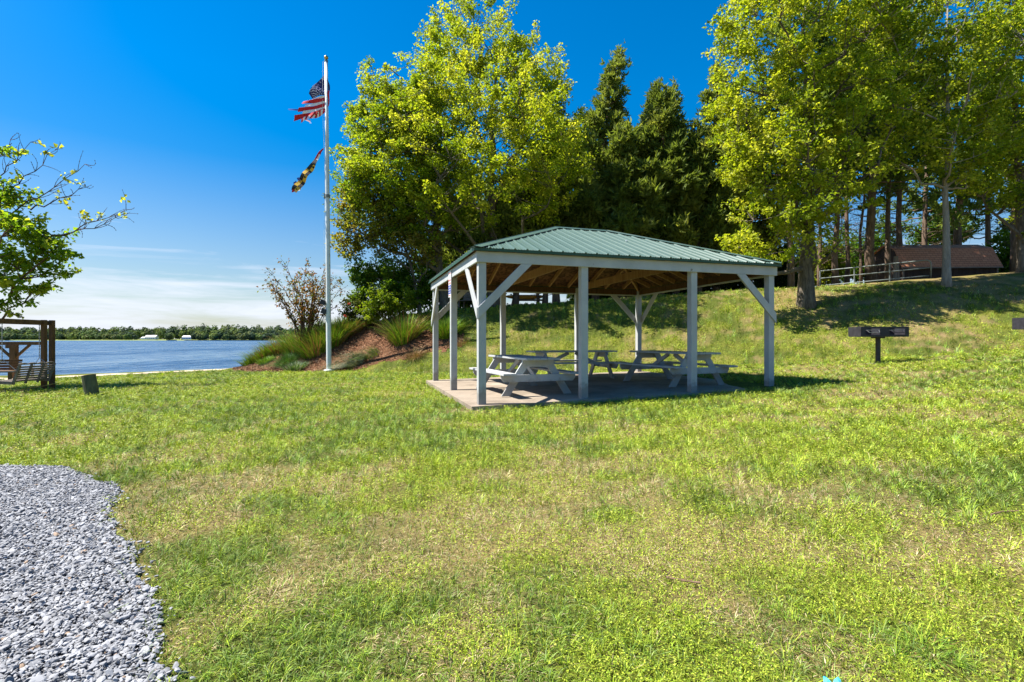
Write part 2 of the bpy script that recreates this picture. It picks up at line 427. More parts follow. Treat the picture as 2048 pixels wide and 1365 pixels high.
# ------------------------------------------------------------------ pavilion
TH = .302; CT, ST = math.cos(TH), math.sin(TH)
PX, PY, PZ0 = -.588, 9.0, .10
PL, PW, PS = 6.34, 5.25, .14
def pw(u, v): return PX + u * CT - v * ST, PY + u * ST + v * CT
def slab_z(u, v): return .13 * u / PL + .017 * v / PW            # above PZ0
def slab_uv(x, y):
    dx, dy = x - PX, y - PY
    return dx * CT + dy * ST, -dx * ST + dy * CT
sl = MB(); m_ = .16
U0, U1, V0, V1 = -m_, PL + PS + m_, -m_, PW + PS + m_
nu, nv = 14, 12
tv = []
for j in range(nv + 1):
    for i in range(nu + 1):
        u = U0 + (U1 - U0) * i / nu; v = V0 + (V1 - V0) * j / nv; tv.append((u, v, slab_z(u, v)))
tf = [(j * (nu + 1) + i, j * (nu + 1) + i + 1, (j + 1) * (nu + 1) + i + 1, (j + 1) * (nu + 1) + i) for j in range(nv) for i in range(nu)]
sl.add(tv, tf)
cs = [(U0, V0), (U1, V0), (U1, V1), (U0, V1)]
for k in range(4):
    a, b = cs[k], cs[(k + 1) % 4]
    sl.add([(a[0], a[1], -.4), (b[0], b[1], -.4), (b[0], b[1], slab_z(*b)), (a[0], a[1], slab_z(*a))], [(0, 1, 2, 3)])
so = sl.build('concrete_slab', M['concrete']); so.location = (PX, PY, PZ0); so.rotation_euler = (0, 0, TH)
tag(so, 'tan concrete slab under the picnic pavilion', 'slab', kind='structure')

pav = thing('picnic_pavilion', (PX, PY, PZ0), 'open white timber pavilion with a green ribbed metal hip roof', 'pavilion', TH)
BB, BT = 2.61 - PZ0, 2.80 - PZ0                                    # beam bottom and top above PZ0
US = [0, .312 * PL, .694 * PL, PL]; VS = [0, .5 * PW, PW]
posts = [(u, 0) for u in US] + [(u, PW) for u in (0, .305 * PL, .672 * PL, PL)] + [(0, VS[1]), (PL, VS[1])]
for u, v in posts:
    MB().box((u, v, slab_z(u, v) - .02), (u + PS, v + PS, BT - .01)).build('post', M['white'], pav, bevel=.006)
BTH = .04
e = .003
for nm, a, b in (('f', (-BTH, -BTH, BB), (PL + PS + BTH, -e, BT)), ('b', (-BTH, PW + PS + e, BB), (PL + PS + BTH, PW + PS + BTH, BT)),
                 ('l', (-BTH, 0, BB + .002), (-e, PW + PS, BT - .002)), ('r', (PL + PS + e, 0, BB + .002), (PL + PS + BTH, PW + PS, BT - .002))):
    MB().box(a, b).build('beam', M['white'], pav, bevel=.004)
# inner beams, raw wood
for a, b in (((PS + .002, .05, BB + .03), (PL - .002, .09, BT - .01)), ((PS + .002, PW + .05, BB + .03), (PL - .002, PW + .09, BT - .01)),
             ((.05, PS + .002, BB + .03), (.09, PW - .002, BT - .012)), ((PL + .05, PS + .002, BB + .03), (PL + .09, PW - .002, BT - .012))):
    MB().box(a, b).build('inner_beam', M['darkraw'], pav)
BR = .80
def brace(origin, du, dv, off):
    """knee brace in the beam plane: origin = outer post corner, (du,dv) = direction along the beam, off = outward shift"""
    o = Vector((origin[0] + off[0], origin[1] + off[1], 0)); d = Vector((du, dv, 0)); up = Vector((0, 0, 1))
    w = .205
    poly = [o + up * (BB - BR - w), o + up * (BB - BR), o + d * BR + up * (BB - .003), o + d * (BR + w) + up * (BB - .003)]
    out = Vector((off[0], off[1], 0)).normalized() * (BTH - .005)
    MB().prism(poly, out).build('knee_brace', M['white'], pav, bevel=.003)
g = .004
for (u, v, du, dv, off) in ((-.02, 0, 1, 0, (0, -g)), (0, -.02, 0, 1, (-g, 0)), (PL + PS + .02, 0, -1, 0, (0, -g)), (PL + PS, -.02, 0, 1, (g, 0)),
                            (-.02, PW + PS, 1, 0, (0, g)), (0, PW + PS + .02, 0, -1, (-g, 0)), (PL + PS + .02, PW + PS, -1, 0, (0, g)), (PL + PS, PW + PS + .02, 0, -1, (g, 0))):
    brace((u, v), du, dv, off)
# roof
OH = .092
EU0, EU1, EV0, EV1 = -OH, PL + PS + OH, -OH, PW + PS + OH
UM, VM, RD = (EU0 + EU1) / 2, (EV0 + EV1) / 2, .69
ZE, ZR = 2.845 - PZ0, 3.93 - PZ0
planes = []; panels = []
def front_pt(flip):
    def f(s, t):       # s = position along eave, t = distance up the plan from the eave, 0..1
        v = EV0 + (VM - EV0) * t; z = ZE + (ZR - ZE) * t
        return Vector((s, v if not flip else EV0 + EV1 - v, z))
    def tmax(s):
        if s < UM - RD: return (s - EU0) / (UM - RD - EU0)
        if s > UM + RD: return (EU1 - s) / (EU1 - UM - RD)
        return 1.0
    return f, tmax, EU0, EU1
def side_pt(flip):
    def f(s, t):
        u = EU0 + (UM - RD - EU0) * t; z = ZE + (ZR - ZE) * t
        return Vector((u if not flip else EU0 + EU1 - u, s, z))
    def tmax(s): return (s - EV0) / (VM - EV0) if s < VM else (EV1 - s) / (EV1 - VM)
    return f, tmax, EV0, EV1
def roof_plane(fn, sgn):
    f, tm, s0, s1 = fn
    n = (f(s0 + 1, 0) - f(s0, 0)).cross(f(s0, 1) - f(s0, 0)).normalized()
    if n.z < 0: n = -n
    brk = [s0, UM - RD, UM + RD, s1] if s1 == EU1 else [s0, VM, s1]
    pan = MB()
    base = [f(s0, 0), f(s1, 0)] + [f(s, tm(s)) for s in brk[1:-1]][::-1]
    pan.prism([p for p in base], n * .006)
    k = 0; s = s0 + .05
    while s < s1 - .03:
        big = k % 4 == 0; hw, tw, hh = (.030, .012, .024) if big else (.018, .009, .007)
        t = max(tm(s) - .01, 0)
        if t > .02:
            a, b = f(s, 0) - (f(s, .01) - f(s, 0)) * .3, f(s, t); ds = (f(s + 1, 0) - f(s, 0)).normalized()
            o = n * .0055
            sec = [(-hw, 0), (-tw, hh), (tw, hh), (hw, 0)]
            vs = [a + o + ds * x + n * y for x, y in sec] + [b + o + ds * x + n * y for x, y in sec]
            pan.add(vs, [(0, 4, 5, 1), (1, 5, 6, 2), (2, 6, 7, 3), (0, 1, 2, 3), (7, 6, 5, 4)])
        s += .0572; k += 1
    lp = pan.build('roof_panel', M['roof'], pav)
    panels.append(lp)
    MB().prism([p - n * .003 for p in base], -n * .014).build('sheathing', M['osb'], pav)
    # rafters under the sheathing
    s = s0 + .45
    while s < s1 - .3:
        t = tm(s) - .03
        if t > .08:
            a, b = f(s, .06) - n * .075, f(s, t) - n * .075
            MB().bar(a, b, .04, .11, n).build('rafter', M['rafter'], pav)
        s += .61
    # drip edge
    a, b = f(s0, 0), f(s1, 0); ds = (b - a).normalized(); outw = ds.cross(Vector((0, 0, 1)))
    if (a - f(s0, 1)).dot(outw) < 0: outw = -outw
    MB().bar(a + outw * .008 - Vector((0, 0, .026)), b + outw * .008 - Vector((0, 0, .026)), .01, .045).build('drip_edge', M['roofdark'], pav)
    return f, n
fns = [front_pt(False), front_pt(True), side_pt(False), side_pt(True)]
norms = [roof_plane(fn, 1)[1] for fn in fns]
RA, RB = Vector((UM - RD, VM, ZR)), Vector((UM + RD, VM, ZR))
hips = [(Vector((EU0, EV0, ZE)), RA, 0, 2), (Vector((EU1, EV0, ZE)), RB, 0, 3), (Vector((EU0, EV1, ZE)), RA, 1, 2), (Vector((EU1, EV1, ZE)), RB, 1, 3), (RA, RB, 0, 1)]
for a, b, i, j in hips:
    d = (b - a).normalized(); cap = MB()
    for nrm, oth in ((norms[i], norms[j]), (norms[j], norms[i])):
        t = d.cross(nrm)
        if t.dot(oth) > 0: t = -t              # points down this plane, away from the hip
        if t.z > 0: t = -t
        lift = nrm * .034
        vs = [a + lift, b + lift, b + lift + t * .13, a + lift + t * .13]
        top = (a + b) / 2
        cap.prism(vs, nrm * .004)
    cap.tube([a + (norms[i] + norms[j]).normalized() * .036, b + (norms[i] + norms[j]).normalized() * .036], .012, 6)
    cap.build('ridge_cap', M['roof'], pav)
    if i != 0 or j != 1:
        dn = Vector((0, 0, -.12)); MB().bar(a + (b - a) * .05 + dn, b + dn, .05, .14).build('hip_rafter', M['rafter'], pav)
MB().bar(RA + Vector((0, 0, -.13)), RB + Vector((0, 0, -.13)), .05, .16).build('ridge_board', M['rafter'], pav)
for u in (US[1], US[2]):
    MB().bar((u + .07, .1, BT + .03), (u + .07, PW + .04, BT + .03), .045, .185).build('tie_beam', M['rafter'], pav)
MB().tube([fns[0][0](3.75, .55) + norms[0] * .006, fns[0][0](3.75, .55) + norms[0] * .035], .018, 8).build('roof_screw', M['polem'], panels[0])

# notice hung on the left beam by the middle post
sg = thing('notice_sign', (*pw(-BTH - .012, VS[1] - .30), PZ0 + BB - .26), 'white notice with red words and a blue panel hung on the pavilion beam', 'sign', TH)
sbd = MB().box((-.006, 0, -.16), (0, .30, .42)).build('sign_board', M['signwhite'], sg)
MB().box((-.009, .01, -.09), (-.0065, .29, .10)).build('blue_panel', M['signblue'], sbd)
r_ = random.Random(4)
sboard = [o for o in bpy.data.objects if o.parent == sg]
for zz, hgt, mt, nm in ((.36, .022, 'signred', 'red_lettering'), (.21, .05, 'signred', 'red_lettering'), (.14, .05, 'signred', 'red_lettering'), (.055, .035, 'signwhite', 'white_lettering'),
                        (.0, .03, 'signwhite', 'white_lettering'), (-.055, .03, 'signwhite', 'white_lettering'), (-.125, .018, 'signred', 'red_lettering')):
    y = .03; mb = MB(); x0 = -.0115
    while y < .26:
        w = r_.uniform(.014, .026); q = (hgt / 2 - .008) * r_.choice((-1, 0, 1))
        mb.prism([(x0, y, zz - hgt / 2), (x0, y + .007, zz - hgt / 2), (x0, y + .007, zz + q - .004), (x0, y + w, zz + q - .004), (x0, y + w, zz + q + .004), (x0, y + .007, zz + q + .004), (x0, y + .007, zz + hgt / 2), (x0, y, zz + hgt / 2)], (.002, 0, 0))
        y += w + .008
    mb.build(nm, M[mt], sbd)

# ------------------------------------------------------------------ picnic tables
def make_table(name, label):
    t = thing(name, (0, 0, 0), label, 'picnic table', 0, 'white picnic tables under the pavilion')
    L = 2.44; H = .75
    top = MB(); pw_ = .138
    for i in range(5):
        y = -.36 + i * .146; ch = .0
        top.box((-L / 2, y, H - .04), (L / 2, y + pw_, H))
    top.build('tabletop', M['white'], t, bevel=.004)
    for s in (-1, 1):
        b = MB()
        for k in range(2):
            y = s * .70 + (k - 1) * .135 + .0
            b.box((-L / 2, y, .42), (L / 2, y + .13, .46))
        b.build('bench_seat', M['white'], t, bevel=.004)
    for x in (-.93, .93):
        sx = 1 if x > 0 else -1
        # top batten with cut corners, seat bearer
        xb = x + sx * .0
        MB().prism([(xb - .02, -.34, H - .0415), (xb - .02, .34, H - .0415), (xb - .02, .34, H - .10), (xb - .02, .25, H - .18), (xb - .02, -.25, H - .18), (xb - .02, -.34, H - .10)], (.04, 0, 0)).build('top_batten', M['white'], t)
        xs = x + sx * .043
        MB().prism([(xs - .02, -.80, .4185), (xs - .02, .80, .4185), (xs - .02, .80, .35), (xs - .02, .74, .28), (xs - .02, -.74, .28), (xs - .02, -.80, .35)], (.04, 0, 0)).build('seat_bearer', M['white'], t)
        for s in (-1, 1):
            # slanted leg between bearer and batten
            xl = x - sx * .0415
            a = Vector((0, s * .68, 0)); b = Vector((0, s * .21, H - .0415)); w = .085
            poly = [(xl - .02, s * (.68 - w), 0), (xl - .02, s * (.68 + w), 0), (xl - .02, s * (.21 + w), H - .0415), (xl - .02, s * (.21 - w), H - .0415)]
            if s < 0: poly = poly[::-1]
            MB().prism(poly, (.04, 0, 0)).build('leg', M['white'], t)
    for s in (-1, 1):
        MB().bar((s * .10, 0, H - .06), (s * .84, 0, .33), .09, .038, (0, 1, 0)).build('diagonal_brace', M['white'], t)
    return t
tables = [((.2, 11.1), TH + PI / 2 + .05, 'white picnic table nearest the left front corner post of the pavilion'),
          ((1.66, 14.2), TH + .0, 'white picnic table standing across the back edge of the slab'),
          ((3.8, 12.2), TH + PI / 2 + .06, 'white picnic table at the right end of the slab, under the right bay')]
t0 = make_table('picnic_table', tables[0][2])
for i, ((x, y), rz, lab) in enumerate(tables):
    t = t0 if i == 0 else copy_tree(t0)
    u, v = slab_uv(x, y)
    t.location = (x, y, PZ0 + slab_z(u, v) + .004); t.rotation_euler = (math.atan(.13 / PL) * math.sin(rz - TH) * -1 * 0, 0, rz); t['label'] = lab

# ------------------------------------------------------------------ park grills
def make_grill(loc, rz, label, w=1.22):
    g = thing('park_grill', loc, label, 'grill', rz, 'black pedestal grills on the lawn')
    MB().tube([(0, 0, -.1), (0, 0, .72)], .062, 14).build('pedestal', M['black'], g, smooth=False)
    MB().box((-.13, -.1, .70), (.13, .1, .74)).build('mounting_plate', M['black'], g)
    h = w / 2; b = MB()
    b.box((-h, -.28, .742), (h, .28, .752))
    b.box((-h, .272, .7525), (h, .28, 1.02))
    b.box((-h, -.28, .7525), (-h + .008, .2715, 1.02)); b.box((h - .008, -.28, .7525), (h, .2715, 1.02))
    b.box((-.006, -.28, .7525), (.006, .2715, 1.0))
    # front: lower lip and a rounded windscreen panel in two halves with openings
    b.box((-h + .009, -.28, .7525), (h - .009, -.272, .80))
    b.box((-h + .009, -.28, .97), (h - .009, -.272, 1.02))
    b.box((-h + .009, -.28, .801), (-h + .13, -.272, .969)); b.box((-.13, -.28, .801), (.13, -.272, .969)); b.box((h - .10, -.28, .801), (h - .009, -.272, .969))
    b.build('firebox', M['black'], g, bevel=.003)
    for s in (-1, 1):
        gr = MB(); cx = s * .33
        for k in range(9): gr.bar((cx - .2 + k * .05, -.26, .93), (cx - .2 + k * .05, .26, .93), .012, .012)
        gr.bar((cx - .22, -.262, .93), (cx + .22, -.262, .93), .014, .014); gr.bar((cx - .22, .262, .93), (cx + .22, .262, .93), .014, .014)
        gro = gr.build('cooking_grate', M['steel'], g)
        hd = MB()
        for q in (-.17, .17): hd.bar((cx + q, -.27, .93), (cx + q * .8, -.36, .86), .014, .014)
        hd.bar((cx - .14, -.36, .86), (cx + .14, -.36, .86), .016, .016)
        for k in range(5): hd.tube([(cx - .06 + .03 * k, -.36, .86), (cx - .06 + .03 * k + .012, -.36, .86)], .017, 8)
        hd.build('grate_handle', M['steel'] if s < 0 else M['black'], gro)
    return g
gxp, gyp, gzp = hit(1756, 727, 6)
make_grill((gxp, gyp, gzp), -.03, 'double black steel grill standing whole on the lawn before the bank', 1.30)
pg = MB()
for k in range(14):
    a = 2 * PI * k / 14; pg.v.append((gxp + math.cos(a) * .36 * (1 + .2 * math.sin(3 * a)), gyp + math.sin(a) * .28, 0))
pg.v = [(x, y, gz(x, y) + .012) for x, y, z in pg.v]; pg.f = [list(range(14))]; pg.mi = [0]
tag(pg.build('grill_footing', M['concrete']), 'worn concrete footing under the black grill', 'footing', kind='structure')
make_grill((12.62, 12.0, gz(12.62, 12.0) - .02), -.06, 'black steel grill cut off by the right edge of the picture', 1.22)

# ------------------------------------------------------------------ flagpole and flags
fpx, fpy, fpz = hit(658, 742, 8)
ZF = fpy
pole = thing('flagpole', (fpx, fpy, fpz), 'tall white tapered flagpole with a brass ball at the foot of the mulch mound', 'flagpole')
hp = zat(124, ZF) - fpz; lean = -.115
def pz(py): return zat(py, ZF) - fpz
def pl(h): return lean * h / hp
MB().tube([(pl(h), 0, h) for h in (-.2, 0, hp * .35, hp * .53, hp * .75, hp)], [.102, .1, .092, .085, .075, .062], 20).build('shaft', M['polem'], pole, smooth=True)
MB().tube([(0, 0, -.05), (0, 0, .03), (0, 0, .06)], [.22, .21, .12], 20).build('base_collar', M['polem'], pole, smooth=True)
MB().tube([(pl(pz(394)), 0, pz(396)), (pl(pz(394)), 0, pz(390))], .105, 16).build('joint_band', M['galv'], pole)
MB().tube([(lean, 0, hp), (lean, 0, hp + .05)], .075, 12).tube([(lean, 0, hp + .05), (lean, 0, hp + .09)], .03, 8).build('truck', M['galv'], pole)
MB().ball((lean, 0, hp + .17), .085, 14, 8).build('finial_ball', M['gold'], pole, smooth=True)
MB().tube([(pl(h) - .12 + .03 * math.sin(h), -.03, h) for h in np.linspace(1.2, hp, 14)], .006, 5).build('halyard', M['rope'], pole)
MB().bar((pl(pz(394)) - .11, -.02, pz(398)), (pl(pz(394)) - .11, -.02, pz(388)), .05, .04).build('cleat', M['galv'], pole)
for py, dx in ((606, -.17), (624, -.13)):
    lm = MB(); z = pz(py)
    lm.bar((-.05, -.03, z + .04), (dx - .02, -.03, z + .04), .03, .03)
    lm.prism([(dx - .18, -.12, z - .06), (dx + .02, -.12, z - .1), (dx + .04, -.12, z + .08), (dx - .12, -.12, z + .14)], (0, .16, 0))
    lm.build('floodlight', M['black'], pole)

def cloth_quad(mb, quad, mi, n=6, m=3, amp=.06, seed=0):
    """a strip of cloth given by four photograph corners, rippled in depth"""
    A, B, C, D = [Vector((at(px, ZF) - fpx, 0, zat(py, ZF) - fpz)) for px, py in quad]
    vs = []
    for j in range(m + 1):
        for i in range(n + 1):
            s, t = i / n, j / m
            p = (A * (1 - s) + B * s) * (1 - t) + (D * (1 - s) + C * s) * t
            y = amp * math.sin(p.x * 7 + p.z * 4 + seed) * min(1, abs(p.x) * 3) + .04 * math.sin(p.z * 11 + seed * 2 + p.x * 3)
            vs.append((p.x, y - .02, p.z))
    fs = [(j * (n + 1) + i, j * (n + 1) + i + 1, (j + 1) * (n + 1) + i + 1, (j + 1) * (n + 1) + i) for j in range(m) for i in range(n)]
    mb.mat(mi).add(vs, fs)
fl = MB()
# canton; red, white, torn ribbons; folded lower part in slanting stripes
cloth_quad(fl, [(652, 146), (652, 192), (623, 196), (616.5, 186)], 0, 6, 6, .08)
cloth_quad(fl, [(652, 192.5), (652, 196), (624, 202), (623, 197)], 2)
cloth_quad(fl, [(652, 196), (652, 202.5), (605, 210), (607, 203)], 1, 10, 2, .06, 1)
cloth_quad(fl, [(652, 202.5), (652, 207), (611, 216.5), (612, 210)], 2, 8, 2, .06, 1)
cloth_quad(fl, [(652, 207), (652, 213.5), (597, 226), (600, 218)], 1, 10, 2, .06, 2)
cloth_quad(fl, [(652, 213.5), (652, 217), (606, 230), (608, 224)], 2, 8, 2, .06, 2)
cloth_quad(fl, [(652, 217), (652, 223), (586, 242), (590, 232)], 1, 10, 2, .06, 3)
cloth_quad(fl, [(598, 218), (598, 221.5), (579, 222), (577, 219)], 4, 4, 1)
xs = np.linspace(652, 604, 12)
for i in range(11):
    a, b = xs[i], xs[i + 1]
    ya = np.interp(a, [604, 652], [238, 219]); yb = np.interp(b, [604, 652], [238, 219]); la = np.interp(a, [604, 652], [8, 9.5]); lb = np.interp(b, [604, 652], [8, 9.5])
    cloth_quad(fl, [(a, ya), (a - 2, ya + la), (b - 2, yb + lb), (b, yb)], 1 if i % 2 == 0 else 2, 2, 3, .05, 1)
for i in range(4):
    cloth_quad(fl, [(604 + i * 5, 238.5 + i * 2.5 - 1), (604 + i * 5 + 5, 241 + i * 2.5 - 1), (622 - i * .5, 243 + i * 1.6), (620, 241 + i * 1.6)], 1 if i % 2 == 0 else 2, 3, 2, .04, 2)
cloth_quad(fl, [(655.5, 158), (659.5, 170), (660, 182), (655.5, 182)], 0, 2, 5, .03, 3)
cloth_quad(fl, [(655.5, 182.2), (660, 182.2), (658.5, 213), (655.5, 215)], 1, 2, 5, .03, 3)
# stars on the canton, five-pointed, just in front of the cloth
def cant_pt(a, b):
    q = [(652, 146), (652, 192), (623, 196), (616.5, 186)]
    A, B, C, D = [Vector((at(px, ZF) - fpx, 0, zat(py, ZF) - fpz)) for px, py in q]
    p = (A * (1 - a) + B * a) * (1 - b) + (D * (1 - a) + C * a) * b
    y = .08 * math.sin(p.x * 7 + p.z * 4) * min(1, abs(p.x) * 3) + .04 * math.sin(p.z * 11 + p.x * 3)
    return Vector((p.x, y - .028, p.z))
for r in range(9):
    for c in range(6 if r % 2 == 0 else 5):
        a = (r + .6) / 9.2; b = (c + (.5 if r % 2 == 0 else 1.0)) / 6.4
        p = cant_pt(a, b); R = .034; vs = []
        for k in range(10):
            rr = R if k % 2 == 0 else R * .42
            vs.append((p.x + rr * math.sin(k * PI / 5), p.y, p.z + rr * math.cos(k * PI / 5)))
        fl.mat(2).add(vs + [(p.x, p.y, p.z)], [(k, (k + 1) % 10, 10) for k in range(10)])
fo = fl.build('national_flag', [M['flagblue'], M['flagred'], M['flagwhite'], m_plain('faded pink cloth', (.55, .2, .26), (.68, .38, .44), 12, .8), m_plain('faded blue cloth', (.06, .10, .42), (.1, .15, .5), 12, .8)])
fo.location = (fpx, fpy, fpz)
tag(fo, 'torn stars and stripes flag flying in ribbons from the pole top', 'flag')
f2 = MB()
ax = [(647, 297), (640, 310), (633, 320), (627, 330), (619, 341), (612, 351), (604, 362), (596, 374), (589, 384)]
wd = [1.5, 3.5, 5, 6.5, 8, 9, 9.5, 9.5, 7]
pal = [(1, 1), (1, 2), (0, 0), (0, 3), (3, 0), (0, 3), (3, 0), (0, 3)]
for i in range(8):
    (x0, y0), (x1, y1) = ax[i], ax[i + 1]; w0, w1 = wd[i], wd[i + 1]
    nx_, ny_ = .84, .54
    for s, k in ((-1, 0), (1, 1)):
        q = [(x0, y0), (x1, y1), (x1 + s * w1 * nx_ * .8, y1 + s * w1 * ny_ * .8), (x0 + s * w0 * nx_ * .8, y0 + s * w0 * ny_ * .8)]
        cloth_quad(f2, q, pal[i][k], 3, 2, .05, 4)
    if i > 2: cloth_quad(f2, [(x0 - 1, y0 + 3), (x0 + 2.5, y0 + 5), (x0 - .5, y0 + 8), (x0 - 3, y0 + 5)], 0 if i % 2 else 3, 2, 2, .05, 4.12)
cloth_quad(f2, [(597, 373), (590, 372), (586, 366), (592, 362)], 4, 2, 2, .05, 5)
cloth_quad(f2, [(602, 364), (596, 361), (594, 357), (600, 356)], 4, 2, 2, .05, 5)
cloth_quad(f2, [(594, 377), (588, 376), (585.5, 387), (590, 386)], 1, 2, 2, .05, 5)
cloth_quad(f2, [(602, 377), (594, 378), (592, 385), (600, 382)], 2, 2, 2, .05, 5)
for o_ in (f2,):
    fo2 = o_.build('state_flag', [M['flagblack'], M['flagred'], M['flagwhite'], M['flaggold'], m_plain('blue cloth', (.03, .06, .32), (.05, .09, .4), 12, .8)])
fo2.location = (fpx, fpy - .02, fpz)
tag(fo2, 'twisted black, gold, red and white flag hanging below the torn flag', 'flag')

# ------------------------------------------------------------------ swings, stump and shore frame
swx, swy = at(104, 15.2), 15.2; swz = gz(swx, swy)
fr = thing('swing_frame', (swx, swy, swz), 'brown timber swing frame of double posts under the leafy tree', 'swing frame', PI / 2 + .04)
H = zat(641, swy) - swz
for x in (0.0, -.27):
    MB().box((x - .055, -.055, -.2), (x + .055, .055, H)).build('post', M['brownwood'], fr, bevel=.006)
for x in (-2.9, -3.17):
    MB().box((x - .055, -.055, -.2), (x + .055, .055, H)).build('post', M['brownwood'], fr, bevel=.006)
MB().box((-3.1, .057, H - .15), (.06, .095, H - .02)).box((-2.83, -.02, H - .13), (-.34, .02, H - .01)).build('crossbeam', M['brownwood'], fr)
# hanging bench
sw = thing('porch_swing', (swx + .27, swy - .95, swz + .32), 'weathered grey slatted bench swing hanging from the brown frame', 'swing', PI / 2 + .03)
W = 1.12
def tilt(x, a, b, y0=.0): return Vector((x, y0 - math.sin(.33) * a + b * math.cos(.33), math.cos(.33) * a + b * math.sin(.33)))
bk = MB()
for i in range(7):
    a0 = .02 + i * .066
    wv = .0
    bk.bar(tilt(-W / 2, a0, 0), tilt(W / 2, a0, 0), .018, .046, tilt(0, 1, 0) - tilt(0, 0, 0))
n = 24; topv = []
for i in range(n + 1):
    x = -W / 2 + W * i / n; topv.append((x,   .515 + .022 * abs(math.sin(4 * PI * i / n))))
poly = [tilt(-W / 2, .485, -.009), tilt(W / 2, .485, -.009)] + [tilt(x, a, -.009) for x, a in topv[::-1]]
bk.prism(poly, tilt(0, 0, .018) - tilt(0, 0, 0))
bko = bk.build('backrest', M['greywood'], sw)
for x in (-W / 2 + .02, -W / 6, W / 6, W / 2 - .02): MB().bar(tilt(x, -.06, -.03), tilt(x, .50, -.03), .05, .035, (1, 0, 0)).build('back_stile', M['greywood'], bko)
st_ = MB()
for i in range(7): st_.box((-W / 2, .05 + i * .07, -.01 + .004 * i), (W / 2, .11 + i * .07, .01 + .004 * i))
st_.build('seat', M['greywood'], sw)
for s in (-1, 1):
    am = MB(); x = s * (W / 2 + .01)
    am.box((x - .035, -.10, .27), (x + .035, .52, .295)); am.bar((x, .46, -.03), (x, .46, .27), .04, .05)
    am.bar((x, -.02, -.035), (x, .56, -.02), .04, .06)
    am.build('armrest', M['greywood'], sw)
    ch = MB(); topz = H - .13 - .32
    yb = .26
    ch.tube([(x * .98, .46, .30), (x * .98, yb, .62)], .008, 5); ch.tube([(x * .98, -.12, .30), (x * .98, yb, .62)], .008, 5)
    nlk = 22
    for k in range(nlk):
        z0, z1 = .62 + (topz - .62) * k / nlk, .62 + (topz - .62) * (k + 1) / nlk
        ch.tube([(x * .98, yb, z0), (x * .98, yb, z1)], .013 if k % 2 else .008, 5)
    ch.build('chain', M['steel'], sw)
rp = MB(); rp.tube([(swx + .1, swy - 2.6, swz + .30), (swx + .08, swy - 1.2, swz + .06), (swx + .075, swy - .27, swz + .12), (swx + .075, swy + .07, swz + .16)], .012, 6)
tag(rp.build('orange_cord', M['orangerope']), 'thin orange cord stretched low between the swing and its posts', 'cord')

shx, shy = at(28, 20.5), 20.5; shz = gz(shx, shy)
sf = thing('shore_frame', (shx, shy, shz), 'low brown timber post with a braced crossbeam near the shore', 'timber frame', 0)
Ht = zat(684, shy) - shz
MB().box((-.11, -.09, -.2), (.11, .09, Ht - .13)).build('post', M['brownwood'], sf)
MB().box((-2.3, -.10, Ht - .128), (.98, .10, Ht)).build('crossbeam', M['brownwood'], sf)
MB().box((-.22, -.135, Ht - .26), (.22, -.095, Ht - .129)).build('clamp_board', M['brownwood'], sf)
for s in (-1, 1): MB().bar((s * .09, -.02, Ht - .62), (s * .66, -.02, Ht - .12), .07, .08).build('brace', M['brownwood'], sf)
bx = thing('box_seat', (at(4, 18.8), 18.8, gz(at(4, 18.8), 18.8)), 'brown boxy wooden seat behind the grey swing', 'seat', .2)
q = MB(); q.box((-.42, -.25, .36), (.42, .25, .42)); q.build('seat_board', M['brownwood'], bx)
q = MB()
for i in range(4): q.bar((-.42, .26 + i * .03, .47 + i * .1), (.42, .26 + i * .03, .47 + i * .1), .02, .085)
q.build('backrest', M['brownwood'], bx)
for sx in (-1, 1):
    for sy in (-1, 1): MB().box((sx * .38 - .04, sy * .21 - .04, -.05), (sx * .38 + .04, sy * .21 + .04, .3595 if sy < 0 else .3595)).build('leg', M['brownwood'], bx)

stx, sty, stz = hit(184, 790, 8)
sp = thing('cut_post', (stx, sty, stz), 'short leaning sawn-off post, mossy, alone on the lawn', 'post')
ln = Vector((-.09, 0, .50))
nn = 14
MB().tube([ln * -.3, ln * .1, ln * .5, ln * 1.0], [.155, .152, .15, .148], nn).build('post_shaft', M['greenwood'], sp)
MB().tube([ln * 1.002, ln * 1.012], [.150, .146], nn).build('cut_top', M['endgrain'], sp)

# ------------------------------------------------------------------ shed, gate, bench, kayak rack
ZS = 31.0
sx0, sx1 = at(1806, ZS), at(1994, ZS)
shed = thing('garden_shed', ((sx0 + sx1) / 2, ZS, zat(556, ZS)), 'low brown shed with a red shingled barn roof on top of the bank', 'shed', -.05)
w2 = (sx1 - sx0) / 2; EZ = zat(534, ZS) - zat(556, ZS); RZ = zat(490, ZS) - zat(556, ZS)
D = 3.2
wl = MB(); wl.box((-w2 + .06, 0, -.6), (w2 - .06, D, EZ + .05))
n = int(2 * w2 / .3)
for i in range(1, n): wl.box((-w2 + .06 + i * .3 - .012, -.012, -.5), (-w2 + .06 + i * .3 + .012, -.0005, EZ + .04))
shed_wall = wl.build('wall', M['shedwall'], shed)
rf = MB()
prof = [(-.18, EZ - .02), (.55, RZ - .1), (D / 2, RZ + .28), (D - .55, RZ - .1), (D + .18, EZ - .02)]
inner = [(y, z - .06) for y, z in prof[::-1]]
rf.prism([(-w2 - .08, y, z) for y, z in prof + inner], (2 * w2 + .16, 0, 0)); rf.build('roof', M['shingle'], shed)
gb = MB()
for x in (-w2 + .055, w2 - .095): gb.prism([(x, .0, EZ + .051), (x, .58, RZ - .17), (x, D / 2, RZ + .2), (x, D - .58, RZ - .17), (x, D, EZ + .051)], (.04, 0, 0))
gb.build('gable', M['shedwall'], shed)
